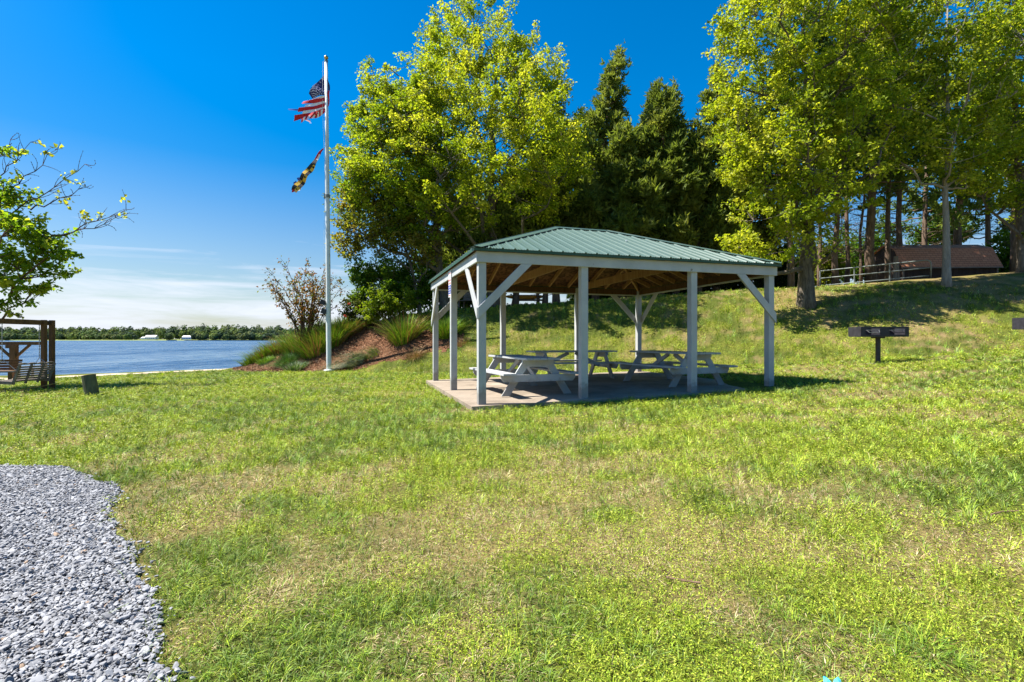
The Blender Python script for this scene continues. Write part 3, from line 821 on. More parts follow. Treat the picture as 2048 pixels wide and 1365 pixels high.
tr = MB(); tr.box((-w2 - .08, -.205, EZ - .11), (w2 + .08, -.175, EZ - .03)); tr.box((w2 - .16, -.03, -.3), (w2 - .06, -.013, EZ - .05)); tr.box((-w2 + .06, -.03, -.3), (-w2 + .16, -.013, EZ - .05))
tr.build('trim', M['trim'], shed_wall)

ga = Vector((at(1640, 26.5), 26.5, 0)); gbv = Vector((at(1862, 24.6), 24.6, 0))
gate = thing('tube_gate', (ga.x, ga.y, gz(ga.x, ga.y) + .10), 'long galvanised three-rail tube gate standing on the bank crest', 'gate')
dz = gz(gbv.x, gbv.y) - gz(ga.x, ga.y); gv = gbv - ga; gL = gv.length
def gp(t, h): p = gv * t; return Vector((p.x, p.y, dz * t + h))
ra = MB()
for h in (.10, .48):
    ra.tube([gp(0, h), gp(.985, h)], .028, 8)
rr = [gp(0, .86), gp(.955, .86)] + [gp(.955 + .045 * math.sin(a), .86 - .2 + .2 * math.cos(a)) for a in np.linspace(.2, PI / 2, 6)] + [gp(1, -.05)]
ra.tube(rr, .03, 8); ra.build('rail', M['galv'], gate, smooth=True)
for t in (.0, .325, .645): MB().tube([gp(t, -.05), gp(t, .86)], .03, 8).build('upright', M['galv'], gate)
for px in (1788, 1795):
    x, y = at(px, 27), 27
    o = MB().tube([(0, 0, -.2), (.02, 0, .8), (0, .01, 1.55)], [.09, .085, .07], 8).build('fence_post', M['greywood'])
    o.location = (x, y, gz(x, y) - .05); o.rotation_euler = (0, .05 if px == 1788 else -.03, 0)
    tag(o, 'old grey wooden post beside the shed, ' + ('left one of the pair' if px == 1788 else 'right one of the pair'), 'post', 'grey posts by the shed')

# bench on the mound
ZB = 25.2
bx_, bz_ = at(938, ZB), gz(at(938, ZB), ZB)
be = thing('park_bench', (bx_, ZB, bz_), 'weathered brown slatted bench on the mound behind the pavilion', 'bench', -.55)
q = MB()
for i in range(4): q.bar((-.5, .2 + .04 * i, .52 + .13 * i), (.5, .2 + .04 * i, .52 + .13 * i), .03, .11)
q.build('backrest', M['greywood'], be)
q = MB()
for i in range(4): q.box((-.5, -.3 + .12 * i, .40), (.5, -.2 + .12 * i, .43))
q.build('seat', M['greywood'], be)
for s in (-1, 1):
    MB().bar((s * .44, -.28, 0), (s * .44, -.2, .40), .06, .06).build('leg', M['greywood'], be); MB().bar((s * .44, .12, 0), (s * .44, .34, 1.0), .05, .06).build('leg', M['greywood'], be)
    MB().box((s * .5 - .03, -.32, .6), (s * .5 + .03, .22, .63)).build('armrest', M['greywood'], be)
ZK = 29.0
kx0, kx1 = at(1031, ZK), at(1079, ZK); kz = zat(597, ZK)
rk = thing('kayak_rack', ((kx0 + kx1) / 2, ZK, gz((kx0 + kx1) / 2, ZK)), 'low timber rack with grey cross bars among the trunks', 'rack')
rg = gz((kx0 + kx1) / 2, ZK)
for x in (-.6, .6): MB().box((x - .05, -.4, -.1), (x + .05, -.32, kz - rg - .13)).box((x - .05, .32, -.1), (x + .05, .4, kz - rg - .13)).build('upright', M['greywood'], rk)
for z in (kz - rg - .128, kz - rg - .40): MB().box((-.85, -.45, z), (.85, .45, z + .04)).build('shelf_bar', M['greywood'], rk)
kk = MB(); pts = np.linspace(-1.15, 1.15, 11)
kk.tube([(x, 0, .05 * (abs(x) / 1.15) ** 2) for x in pts], [max(.02, .14 * math.sqrt(max(0, 1 - (x / 1.17) ** 2))) for x in pts], 12)
ko = kk.build('kayak', M['kayak'], smooth=True); ko.location = ((kx0 + kx1) / 2 - .15, ZK, kz + .06)
tag(ko, 'orange kayak lying on the timber rack between the tree trunks', 'kayak')

# ------------------------------------------------------------------ vegetation generators
def unit(v): return v / np.maximum(np.linalg.norm(v, axis=-1, keepdims=True), 1e-9)
def leaf_kites(P, A, N, L, Wd, C, fold=.18):
    """kite leaves: base P, axis A, normal N, length L, width Wd, colour C -> V, F, col"""
    B = unit(np.cross(A, N)); N = unit(np.cross(B, A)); L = L[:, None]; Wd = Wd[:, None]
    mid = P + A * L * .45
    V = np.stack([P, mid + B * Wd * .5 + N * Wd * fold, P + A * L - N * L * .12, mid - B * Wd * .5 + N * Wd * fold], 1)
    n = len(P); F = np.arange(4 * n).reshape(n, 4)
    return V.reshape(-1, 3), F, np.repeat(C, 4, 0)
def tint(base, n, rng, j=.18, hue=.12):
    c = np.asarray(base)[None] * (1 + j * rng.standard_normal((n, 1)))
    c = c * (1 + hue * rng.standard_normal((n, 3)) * np.array([1, .5, .6]))
    return np.clip(c, .003, .9)
def quad_curve(a, b, bulge, n=6):
    a, b = np.asarray(a, float), np.asarray(b, float); m = (a + b) / 2 + bulge
    t = np.linspace(0, 1, n)[:, None]
    return (1 - t) ** 2 * a + 2 * t * (1 - t) * m + t * t * b

def broadleaf(name, label, cat, base, height, r0, ells, nclump, nleaf, leafL, pal, rc=.75, rng=None, bark='barkmaple', group=None, limbs=12, trunk_top=.82,
              bend=(0, 0), shell=.5, flat=.7, droop=.0, twigs=True, lowbias=.45, bare=None, spray=.95, limb_lo=.55):
    """a tree: crown = leaf clumps spread through ellipsoids (local coords cx,cy,cz,rx,ry,rz), wired to the trunk by limbs"""
    rng = rng or RNG
    t = thing(name, base, label, cat, rng.uniform(0, .01), group)
    w = np.array([e[3] * e[4] * e[5] for e in ells]) ** .67; w /= w.sum()
    cl = []; ei = []
    while len(cl) < nclump:
        k = rng.choice(len(ells), p=w); e = ells[k]
        d = unit(rng.standard_normal(3)); r = shell + (1 - shell) * rng.random() ** .7
        r *= .9 + .22 * vnoise(d[0] * 2.5 + k * 7, d[2] * 2.5 + d[1] * 3, 5)
        p = np.array(e[:3]) + d * r * np.array(e[3:6])
        if p[2] < height * .04: continue
        cl.append(p); ei.append(k)
    cl = np.array(cl)
    # trunk
    th = height * trunk_top; n = 9; tz_ = np.linspace(-.25, th, n)
    wob = rng.standard_normal((n, 2)) * r0 * .35; wob[0] = 0; wob[1] = 0
    f = np.clip(tz_ / th, 0, 1)
    tp = np.stack([bend[0] * f ** 1.5 + wob[:, 0], bend[1] * f ** 1.5 + wob[:, 1], tz_], 1)
    tr = r0 * (1 - .86 * f ** .9); tr[0] *= 1.45; tr[1] *= 1.05
    mb = MB(); mb.tube([tp[0] + [0, 0, 0]] + [tp[0] * .6 + tp[1] * .4] + list(tp[1:]), [tr[0], r0 * 1.12] + list(tr[1:]), 10)
    def trunk_at(z):
        return np.array([np.interp(z, tz_, tp[:, 0]), np.interp(z, tz_, tp[:, 1]), z]), np.interp(z, tz_, tr)
    nodes = [trunk_at(z)[0] for z in np.linspace(height * .3, th, 8)]; nrad = [trunk_at(p[2])[1] * .5 for p in nodes]
    order = [int(rng.integers(len(cl)))]; dist = np.linalg.norm(cl - cl[order[0]], axis=1)
    for _ in range(limbs - 1):
        k = int(dist.argmax()); order.append(k); dist = np.minimum(dist, np.linalg.norm(cl - cl[k], axis=1))
    zmin = cl[:, 2].min()
    for k in order:
        p = cl[k]; hd = np.hypot(p[0] - bend[0] * .5, p[1] - bend[1] * .5)
        zs = np.clip(p[2] - hd * rng.uniform(.5, 1.0) - .5, max(height * .10, zmin * limb_lo), th * .95)
        a, ra = trunk_at(zs)
        c = quad_curve(a, p, np.array([0, 0, -.12 * hd]) + rng.standard_normal(3) * .08 * hd, 8)
        c[1:-1] += rng.standard_normal((6, 3)) * .05 * max(hd, .5)
        rr = np.linspace(min(ra * .55, r0 * .42), .018, 8)
        mb.tube(c, rr, 6, False)
        for q, r_ in zip(c[2:], rr[2:]): nodes.append(q); nrad.append(r_)
    nodes = np.array(nodes); nrad = np.array(nrad)
    for i, p in enumerate(cl):
        if i in order: continue
        d = np.linalg.norm(nodes - p, axis=1) + 2.0 * np.maximum(0, nodes[:, 2] - p[2] + .2)
        j = int(d.argmin()); a = nodes[j]
        c = quad_curve(a, p, rng.standard_normal(3) * .12 * d[j], 4)
        mb.tube(c, np.linspace(max(min(nrad[j] * .6, .05), .014), .007, 4), 4, False)
        if i % 4 == 0: nodes = np.vstack([nodes, c[2:3]]); nrad = np.append(nrad, .02)
    budpts = []
    if bare:
        for (a, b) in bare:
            a = np.array(a); b = np.array(b); L = np.linalg.norm(b - a)
            c = quad_curve(a, b, np.array([0, 0, -.06 * L]), 9); c[1:-1] += rng.standard_normal((7, 3)) * .02 * L
            mb.tube(c, np.linspace(.022, .006, 9), 5, False)
            for s in range(3, 9):
                for _ in range(2):
                    dd = unit(unit(b - a) * .9 + rng.standard_normal(3) * .55) * L * rng.uniform(.1, .26)
                    e = c[s] + dd; cc = quad_curve(c[s], e, rng.standard_normal(3) * .03 * L, 5)
                    mb.tube(cc, np.linspace(.009, .004, 5), 4, False)
                    for q in cc[1:]:
                        if rng.random() < .8: mb.ball(q, .014, 5, 3)
                        if rng.random() < .10: budpts.append(q)
    mb.build('trunk', M[bark], t, smooth=True)
    # leaves
    per = np.maximum(4, (nleaf / nclump * rng.uniform(.5, 1.5, nclump))).astype(int); tot = per.sum()
    ci = np.repeat(np.arange(nclump), per)
    g = rng.standard_normal((tot, 3)); g = g / np.maximum(np.linalg.norm(g, axis=1, keepdims=True), 1e-6) * (rng.random((tot, 1)) ** .5)
    rcs = rc * rng.uniform(.55, 1.35, nclump)
    cen = np.array([ells[k][:3] for k in ei]); ax_ = unit(unit(cl - cen) + np.array([0, 0, .45]) + rng.standard_normal((nclump, 3)) * .35)
    al = rng.uniform(-1.1, 1.0, tot)                          # sprays run out along each twig
    P = cl[ci] + g * (rcs[ci] * (.75 - .35 * np.maximum(al, 0)))[:, None] * np.array([1, 1, flat]) + ax_[ci] * (al * rcs[ci] * spray)[:, None]
    P[:, 2] -= droop * rcs[ci] * np.hypot(g[:, 0], g[:, 1])
    N = unit(rng.standard_normal((tot, 3)) * .7 + np.array([0, 0, .75]) + g * .35)
    A = rng.standard_normal((tot, 3)); A = unit(A - N * (A * N).sum(1, keepdims=True) + g * .5); A = unit(A - N * (A * N).sum(1, keepdims=True))
    pal = np.array(pal); tone = rng.random(nclump) * .75 + .25 * rng.random(nclump)
    tn = np.clip(tone[ci] + rng.normal(0, .18, tot), 0, .999) * (len(pal) - 1); k0 = tn.astype(int); fr_ = (tn - k0)[:, None]
    C = pal[k0] * (1 - fr_) + pal[np.minimum(k0 + 1, len(pal) - 1)] * fr_
    C = C * (1 + .14 * rng.standard_normal((tot, 1)))
    if budpts:
        nb2 = len(budpts) * 5; bp = np.repeat(np.array(budpts), 5, 0) + rng.standard_normal((nb2, 3)) * .05
        P = np.vstack([P, bp]); N = np.vstack([N, unit(rng.standard_normal((nb2, 3)) + [0, 0, .6])]); A = np.vstack([A, unit(rng.standard_normal((nb2, 3)))])
        C = np.vstack([C, np.repeat(pal[-1:], nb2, 0) * rng.uniform(.6, 1.1, (nb2, 1))]); tot += nb2
    L = leafL * rng.uniform(.65, 1.35, tot)
    V, F, Cc = leaf_kites(P, A, N, L, L * rng.uniform(.6, .95, tot), C)
    link('crown', np_mesh('crown', V, F, M['leaf'], Cc), t)
    return t

def conifer(name, label, cat, base, height, r0, zb, rad, nb, ntuft, pal, rng=None, bark='barkcedar', lean=(0, 0), up=.55, tuftL=.42, group=None, dead=10, power=.85, spires=None, skew=0):
    """cedar or pine: boughs along a trunk, each carrying feathery sprays of narrow blades"""
    rng = rng or RNG
    t = thing(name, base, label, cat, 0, group)
    n = 9; tz_ = np.linspace(-.25, height * .97, n); f = np.clip(tz_ / height, 0, 1)
    wob = rng.standard_normal((n, 2)) * .07; wob[0] = 0
    tp = np.stack([lean[0] * f ** 2 + wob[:, 0], lean[1] * f ** 2 + wob[:, 1], tz_], 1); tr = r0 * (1 - .92 * f); tr[0] *= 1.3
    mb = MB(); mb.tube(tp, tr, 9)
    P = []; D = []; S = []; B = []
    for i in range(nb):
        q = (i + rng.random()) / nb; z = zb + (height - zb) * q ** .9
        R = rad * (1 - q) ** power * rng.uniform(.35, 1.3) + .10
        az = i * 2.399 + rng.normal(0, .4)
        a = np.array([np.interp(z, tz_, tp[:, 0]), np.interp(z, tz_, tp[:, 1]), z])
        dirv = np.array([math.cos(az), math.sin(az), 0]); dirv[0] += skew * q
        tip = a + dirv * R + np.array([0, 0, R * up * rng.uniform(.4, 1.2) + .15])
        c = quad_curve(a, tip, np.array([0, 0, -.22 * R]), 7); c[1:-1] += rng.standard_normal((5, 3)) * .05 * R
        mb.tube(c, np.linspace(max(.012, min(.05, r0 * .25)), .006, 7), 4, False)
        m = max(3, int(ntuft / nb * R / (rad * .55) * (min(1, .3 + 1.6 * q) if up < .3 else 1)))
        s = rng.random(m) ** .55 * .85 + .15
        pts = np.stack([np.interp(s, np.linspace(0, 1, 7), c[:, k]) for k in range(3)], 1)
        pts += rng.standard_normal((m, 3)) * np.array([.24, .24, .16]) * (.5 + .25 * R)
        d = unit(unit(tip - a)[None] * .8 + rng.standard_normal((m, 3)) * .55 + np.array([0, 0, .35]))
        P.append(pts); D.append(d); S.append(rng.uniform(.6, 1.3, m) * (1 - .45 * q)); B.append(np.full(m, rng.random()))
    for i in range(dead):
        z = rng.uniform(zb * .35, max(zb, height * .3)); az = rng.uniform(0, 2 * PI); R = rng.uniform(.6, 1.8)
        a = np.array([np.interp(z, tz_, tp[:, 0]), np.interp(z, tz_, tp[:, 1]), z])
        c = quad_curve(a, a + np.array([math.cos(az) * R, math.sin(az) * R, R * rng.uniform(-.1, .5)]), rng.standard_normal(3) * .15, 5)
        mb.tube(c, np.linspace(.022, .005, 5), 4, False)
        for _ in range(3):
            s = int(rng.integers(1, 4)); e = c[s] + rng.standard_normal(3) * .3; mb.tube([c[s], (c[s] + e) / 2 + .03, e], [.009, .007, .004], 3, False)
    mb.build('trunk', M[bark], t, smooth=True)
    P = np.concatenate(P); D = np.concatenate(D); S = np.concatenate(S); B = np.concatenate(B)
    k = 7                                             # blades per spray
    P2 = np.repeat(P, k, 0); n2 = len(P2); S2 = np.repeat(S, k); B2 = np.repeat(B, k)
    A = unit(np.repeat(D, k, 0) + rng.standard_normal((n2, 3)) * .5); N = unit(rng.standard_normal((n2, 3)))
    P2 = P2 + A * rng.uniform(-.1, .25, (n2, 1)) * tuftL
    pal = np.array(pal); tn = np.clip(B2 * .6 + .4 * rng.random(n2), 0, .999) * (len(pal) - 1); k0 = tn.astype(int); fr_ = (tn - k0)[:, None]
    C = pal[k0] * (1 - fr_) + pal[np.minimum(k0 + 1, len(pal) - 1)] * fr_; C = C * (1 + .15 * rng.standard_normal((n2, 1)))
    L = tuftL * S2 * rng.uniform(.6, 1.3, n2)
    V, F, Cc = leaf_kites(P2, A, N, L, L * .30, C, .1)
    link('crown', np_mesh('crown', V, F, M['needle'], Cc), t)
    return t

LIME = [(.17, .25, .014), (.27, .345, .018), (.36, .41, .026), (.46, .47, .06)]
GREEN = [(.04, .10, .009), (.075, .155, .012), (.125, .215, .016), (.20, .28, .022)]
OLIVE = [(.12, .15, .022), (.19, .21, .028), (.26, .26, .035), (.26, .19, .045)]
CEDAR = [(.085, .125, .03), (.13, .18, .038), (.19, .235, .05), (.28, .295, .07)]
PINE = [(.06, .10, .026), (.10, .155, .034), (.15, .21, .045), (.24, .28, .06)]

def ells_px(base, Z, L):
    """crown lobes: photograph centre, photograph radii, depth offset, depth radius -> local metres"""
    out = []
    for px, py, rx, rz, dy, ry in L:
        out.append((at(px, Z) - base[0], dy, zat(py, Z) - base[2], rx * Z / FPX, ry * (.72 if px > 1380 and Z < 24.9 else 1), rz * Z / FPX))
    return out
def gbase(px, Z): x = at(px, Z); return (x, Z, gz(x, Z) - .05)

# --- broadleaf trees on the mound
b = gbase(988, 25.6)
broadleaf('maple_tree', 'tallest sunlit yellow-green maple behind the left end of the pavilion', 'tree', b, zat(-5, 25.6) - b[2], .30,
          ells_px(b, 25.6, [(955, 70, 100, 75, 0, 2.4), (950, 180, 175, 110, 0, 4), (970, 300, 200, 110, -.9, 4.8), (1060, 180, 75, 110, 0, 2.2), (1095, 290, 75, 90, -.5, 2.2), (1082, 345, 85, 85, -3.2, 2.4), (1000, 410, 150, 70, -1.2, 4.2), (885, 110, 45, 90, 0, 1.4), (1115, 130, 28, 40, 0, .8), (870, 240, 80, 90, 0, 2.5), (860, 350, 80, 80, .2, 2.2)]),
          660, 82000, .118, LIME, .54, np.random.default_rng(11), limbs=16)
b = gbase(890, 24.6)
broadleaf('maple_tree', 'wide green maple at the left edge of the woods, beside the flagpole', 'tree', b, zat(180, 24.6) - b[2], .24,
          ells_px(b, 24.6, [(800, 330, 115, 100, 0, 3), (780, 240, 70, 75, 0, 1.8), (745, 170, 22, 60, 0, .6), (760, 410, 90, 70, .2, 2.4), (850, 420, 85, 70, 0, 2.4), (735, 300, 40, 80, 0, 1.2), (708, 265, 14, 60, 0, .5), (830, 230, 60, 60, 0, 1.6)]),
          500, 62000, .115, [(.12, .21, .012), (.20, .29, .015), (.29, .36, .022), (.40, .43, .045)], .52, np.random.default_rng(12), limbs=14, bend=(-1.6, 0))
b = gbase(840, 24.0)
broadleaf('olive_tree', 'thin brownish-green small tree low at the left edge of the woods', 'tree', b, zat(360, 24.0) - b[2], .11,
          ells_px(b, 24.0, [(725, 440, 50, 60, 0, 1.3), (775, 470, 60, 45, 0, 1.4), (700, 480, 26, 35, 0, .7), (830, 490, 60, 45, 0, 1.3), (715, 380, 25, 55, 0, .8)]),
          130, 7500, .14, OLIVE + [(.16, .19, .02)], .5, np.random.default_rng(13), limbs=10, bend=(-1.5, 0))
def shrub(name, label, cat, px, Z, ells, ncl, nleaf, leafL, pal, rc, seed, group=None, r0=.05):
    b = gbase(px, Z)
    top = max(zat(e[1] - e[3], Z) for e in ells) - b[2]
    return broadleaf(name, label, cat, b, top, r0, ells_px(b, Z, ells), ncl, nleaf, leafL, pal, rc, np.random.default_rng(seed), group=group, limbs=9, trunk_top=.6, shell=.35)
shrub('leafy_shrub', 'large dense leafy green shrub at the foot of the left maple', 'shrub', 770, 24.3, [(765, 570, 62, 55, 0, 1.5), (800, 600, 50, 40, 0, 1.2), (725, 565, 26, 40, 0, .8), (830, 560, 40, 45, .3, 1)], 170, 14000, .12, GREEN, .42, 21)
shrub('bright_shrub', 'low bright yellow-green shrub in front of the large leafy shrub', 'shrub', 778, 23.2, [(778, 603, 40, 28, 0, .8), (745, 622, 26, 18, 0, .5), (815, 598, 24, 24, 0, .5)], 90, 7000, .09, [(.10, .17, .01), (.17, .25, .015), (.22, .28, .02)], .3, 22)
sb = shrub('flowering_shrub', 'small dark shrub with a red bloom left of the bright shrub', 'shrub', 712, 24.0, [(715, 612, 24, 24, 0, .5), (700, 628, 14, 14, 0, .35)], 40, 2300, .09, [(.03, .05, .01), (.06, .09, .012), (.11, .13, .02)], .28, 23)
fm = MB(); r_ = random.Random(3)
for cx_, cz_ in ((at(722, 24) - sb.location.x, zat(617, 24) - sb.location.z), (at(699, 24) - sb.location.x, zat(634, 24) - sb.location.z), (at(705, 24) - sb.location.x, zat(611, 24) - sb.location.z)):
    for k in range(7):
        c0 = Vector((cx_ + r_.uniform(-.07, .07), -.62 + r_.uniform(-.06, .06), cz_ + r_.uniform(-.06, .06)))
        fm.ball(c0, .03, 6, 4, .7)
fm.build('bloom', m_plain('red petals', (.55, .03, .01), (.65, .08, .02), 20, .6), sb)

# --- crape myrtle behind the flagpole
b = gbase(612, 23.6); rg_ = np.random.default_rng(31)
cm = thing('ornamental_tree', b, 'vase-shaped reddish-leaved small tree of many stems behind the flagpole', 'tree')
mb = MB(); LP = []; LA = []
for i in range(26):
    px = rg_.uniform(538, 682); edge = abs(px - 610) / 75; py = 535 + edge ** 2 * 55 + rg_.uniform(-8, 45) * (1 - .3 * edge)
    e = np.array([at(px, 23.6) - b[0], rg_.uniform(-1.1, 1.1), zat(py, 23.6) - b[2]])
    a = np.array([rg_.normal(0, .14), rg_.normal(0, .14), -.1])
    c = quad_curve(a, e, np.array([-.18 * e[0], -.18 * e[1], .12 * e[2]]), 9); c[2:-1] += rg_.standard_normal((6, 3)) * .035
    mb.tube(c, np.linspace(.034, .006, 9), 5, False)
    for s in range(3, 9):
        for _ in range(3):
            d = unit(unit(c[s] - c[s - 1]) + rg_.standard_normal(3) * .55) * rg_.uniform(.2, .5); cc = quad_curve(c[s], c[s] + d, rg_.standard_normal(3) * .03, 4)
            mb.tube(cc, np.linspace(.009, .004, 4), 4, False)
            for q in cc[1:]:
                kq = rg_.integers(1, 4); LP.append(q + rg_.standard_normal((kq, 3)) * .055); LA.append(unit(d[None] + rg_.standard_normal((kq, 3)) * .5))
mb.build('trunk', M['barktwig'], cm, smooth=True)
LP = np.concatenate(LP); LA = unit(np.concatenate(LA)); n_ = len(LP)
pal = np.array([(.10, .10, .022), (.19, .105, .025), (.22, .085, .028), (.13, .15, .025), (.25, .13, .035)])
L_ = rg_.uniform(.07, .15, n_)
V, F, Cc = leaf_kites(LP, LA, unit(rg_.standard_normal((n_, 3)) + [0, 0, .4]), L_, L_ * .6, pal[rg_.integers(0, 5, n_)] * rg_.uniform(.7, 1.3, (n_, 1)))
link('crown', np_mesh('crown', V, F, M['leaf'], Cc), cm)

# --- cedars behind the pavilion (px, Z, top py, crown base py, radius, lean px, label)
CED = [(1190, 29.0, 100, 520, 2.7, 38, 'tallest cedar, its ragged tip leaning right above the pavilion', .20, 9500, 150),
       (1292, 30.0, 186, 530, 2.3, 10, 'dark cedar with a blunt top right of the leaning-tipped cedar', .18, 7500, 120),
       (1322, 28.0, 172, 500, 1.9, 0, 'cedar with twin sharp spires over the right half of the pavilion roof', .17, 7500, 120),
       (1352, 29.2, 176, 520, 1.7, -6, 'slim pointed cedar close beside the twin-spired cedar', .15, 5200, 90),
       (1432, 29.5, 130, 540, 2.6, 4, 'tall dark cedar half hidden by the left side of the big right maple', .2, 8000, 130),
       (1113, 26.8, 250, 562, 2.4, 0, 'dark cedar standing behind the right side of the tallest maple', .2, 7500, 120),
       (1028, 27.2, 330, 562, 2.3, 0, 'dark cedar low in the middle behind the tallest maple', .2, 6000, 100),
       (930, 31.0, 340, 560, 2.4, 0, 'dark cedar behind the gap between the two left maples', .2, 5500, 100),
       (1245, 27.2, 300, 540, 2.2, 0, 'shorter bushy cedar directly behind the roof ridge of the pavilion', .16, 6500, 110),
       (1395, 27.5, 250, 545, 2.1, 0, 'bushy olive cedar above the right part of the pavilion roof', .16, 6500, 110),
       (1089, 27.4, 300, 566, 1.8, 0, 'cedar whose trunk shows just right of the orange kayak', .16, 4200, 80),
       (1074, 28.2, 360, 566, 1.6, 0, 'thin cedar whose dark trunk crosses the right end of the orange kayak', .10, 3400, 70),
       (1500, 30.5, 200, 540, 2.4, 0, 'dark cedar deep behind the big right maple', .18, 5500, 100)]
for i, (px, Z, pt, pb_, R, ln_, lab, r0, nt_, nb_) in enumerate(CED):
    b = gbase(px, Z)
    conifer('cedar_tree', lab, 'tree', b, zat(pt, Z) - b[2], r0, max(.8, zat(pb_, Z) - b[2]), R * 1.12, int(nb_ * .62), int(nt_ * .62), CEDAR, np.random.default_rng(50 + i), lean=(ln_ * 1.3 * Z / FPX, 0), group='cedars behind the pavilion', dead=12, skew=.25 if i == 0 else 0, power=1.0)

# --- pines and bare-stemmed cedars on the right
PIN = [(1582, 27.0, -60, 300, 2.4, 'slim dark trunk just left of the big right maple trunk', .16),
       (1672, 28.0, -30, 330, 2.3, 'reddish slim trunk, first behind the tube gate from the left', .16),
       (1692, 31.0, 40, 370, 2.2, 'slim trunk leaning right behind the tube gate, beside the first reddish one', .14),
       (1722, 33.0, 60, 330, 2.2, 'thin dark leaning trunk in the middle of the gate', .10),
       (1746, 28.5, -80, 360, 2.8, 'stout pale-barked pine rising behind the middle of the tube gate', .26),
       (1776, 30.0, -20, 350, 2.4, 'dark pine trunk left of the shed corner', .16),
       (1800, 32.5, -10, 380, 2.6, 'dark pine rising behind the left end of the shed', .2),
       (1850, 36.0, 60, 430, 2.6, 'pine behind the shed roof, left of the slender pale trunk', .2),
       (1918, 36.0, 40, 430, 2.8, 'broad dark pine behind the middle of the shed roof', .3),
       (1975, 36.5, 30, 430, 2.6, 'pine behind the right end of the shed roof', .2),
       (2032, 29.5, -40, 330, 2.6, 'brown rough pine trunk right of the shed', .24),
       (1640, 34.0, 120, 380, 2.4, 'distant pine seen between the big maple trunk and the gate', .13)]
LEAN = {2: 1.0, 3: 1.4, 5: .3, 0: .1}
for i, (px, Z, pt, pb_, R, lab, r0) in enumerate(PIN):
    b = gbase(px, Z)
    conifer('pine_tree', lab, 'tree', b, zat(pt, Z) - b[2], r0, zat(pb_ + (60 if i not in (4, 5, 6, 7) else 25), Z) - b[2], R, 46, 1400, PINE, np.random.default_rng(80 + i), lean=(LEAN.get(i, -.2), 0), up=.25, tuftL=.46, group='pines behind the gate and shed', dead=26, power=.6)

# --- maples in front on the right
x, y, z = hit(1612, 611, 14); b = (x, y, z - .05); Z = y
broadleaf('maple_tree', 'large yellow-green maple with the thick dark trunk right of the pavilion', 'tree', b, zat(-140, Z) - b[2], .29,
          ells_px(b, Z, [(1560, 60, 140, 110, 0, 3.2), (1640, -40, 190, 110, 0, 3.5), (1480, 60, 55, 70, -.3, 1.4), (1590, 200, 150, 100, 0, 3.2), (1500, 250, 90, 75, -.6, 2), (1680, 230, 120, 110, -.4, 2.6), (1530, 340, 115, 70, -.8, 2.4), (1480, 320, 60, 50, -1, 1.2),
                         (1640, 370, 110, 70, -.8, 2.2), (1540, 440, 110, 50, -1, 2.0), (1500, 500, 80, 42, -1.2, 1.5), (1590, 490, 60, 40, -1, 1.3), (1450, 190, 45, 50, 0, 1.2)]),
          600, 46000, .122, LIME, .46, np.random.default_rng(14), limbs=20, lowbias=.3)
x, y, z = hit(1893, 572, 14); b = (x, y, z - .05); Z = y
broadleaf('maple_tree', 'slender pale-trunked maple standing alone in front of the shed', 'tree', b, zat(-120, Z) - b[2], .145,
          ells_px(b, Z, [(1890, 40, 150, 110, 0, 3), (1800, 110, 100, 90, 0, 2.4), (1960, 130, 120, 110, 0, 2.6), (1880, 200, 130, 80, -.3, 2.6), (1830, 290, 90, 60, -.3, 2), (1950, 290, 100, 60, -.3, 2), (1900, 340, 60, 40, -.4, 1.3), (1750, 20, 90, 80, 0, 2)]),
          380, 28000, .125, [(.11, .18, .010), (.20, .28, .014), (.30, .36, .022), (.42, .44, .05)], .52, np.random.default_rng(15), bark='barkpale', limbs=14, limb_lo=.97)
b = gbase(2046, 22.5); Z = 22.5
broadleaf('maple_tree', 'green maple leaning in at the right edge of the picture', 'tree', b, zat(-100, Z) - b[2], .2,
          ells_px(b, Z, [(2050, 100, 130, 120, 0, 3), (2070, 250, 120, 100, -.2, 3), (1985, 240, 70, 60, -.4, 1.6), (2020, 350, 80, 55, -.5, 1.8), (1960, 380, 60, 40, -.6, 1.2), (2080, 420, 80, 60, -.4, 1.8), (2130, 300, 120, 120, 0, 2.6)]),
          320, 23000, .125, [(.10, .17, .010), (.19, .27, .014), (.28, .35, .022), (.40, .43, .05)], .5, np.random.default_rng(16), limbs=14, bend=(-.8, 0))

# --- undergrowth on the plateau
UND = [(1440, 30.0, 545, 60, 45, 'dark evergreen bush behind the right end of the pavilion roof'), (1350, 31.0, 560, 60, 40, 'dark bush behind the middle of the pavilion'), (1530, 31.5, 535, 60, 55, 'dark bush at the roof corner of the pavilion'),
       (1240, 31.5, 580, 60, 30, 'dark bush low behind the back right post'), (1180, 31.0, 575, 45, 34, 'dark bush behind the second front post'), (2020, 33.0, 500, 40, 55, 'dense green bush at the right end of the shed'),
       (1650, 36.0, 530, 40, 40, 'sunlit yellow-green bush under the gate end'), (1730, 37.0, 515, 40, 45, 'dark bush behind the middle of the gate'), (940, 28.5, 575, 60, 40, 'dark bush behind the park bench'), (860, 27.5, 560, 40, 50, 'dark bush between the left maples and the pavilion'),
       (1690, 39.0, 505, 34, 50, 'green bush between the two slim trunks behind the gate'), (1768, 39.5, 490, 36, 50, 'bush between the stout pine and the shed corner'), (1560, 33.0, 540, 34, 46, 'bush just right of the pavilion roof corner'), (1880, 41.0, 455, 50, 40, 'bush rising behind the shed roof near the pale trunk'),
       (1600, 37.5, 515, 40, 60, 'green bush behind the big maple trunk'), (2046, 36, 470, 30, 60, 'tall dark bush at the right edge beyond the shed')]
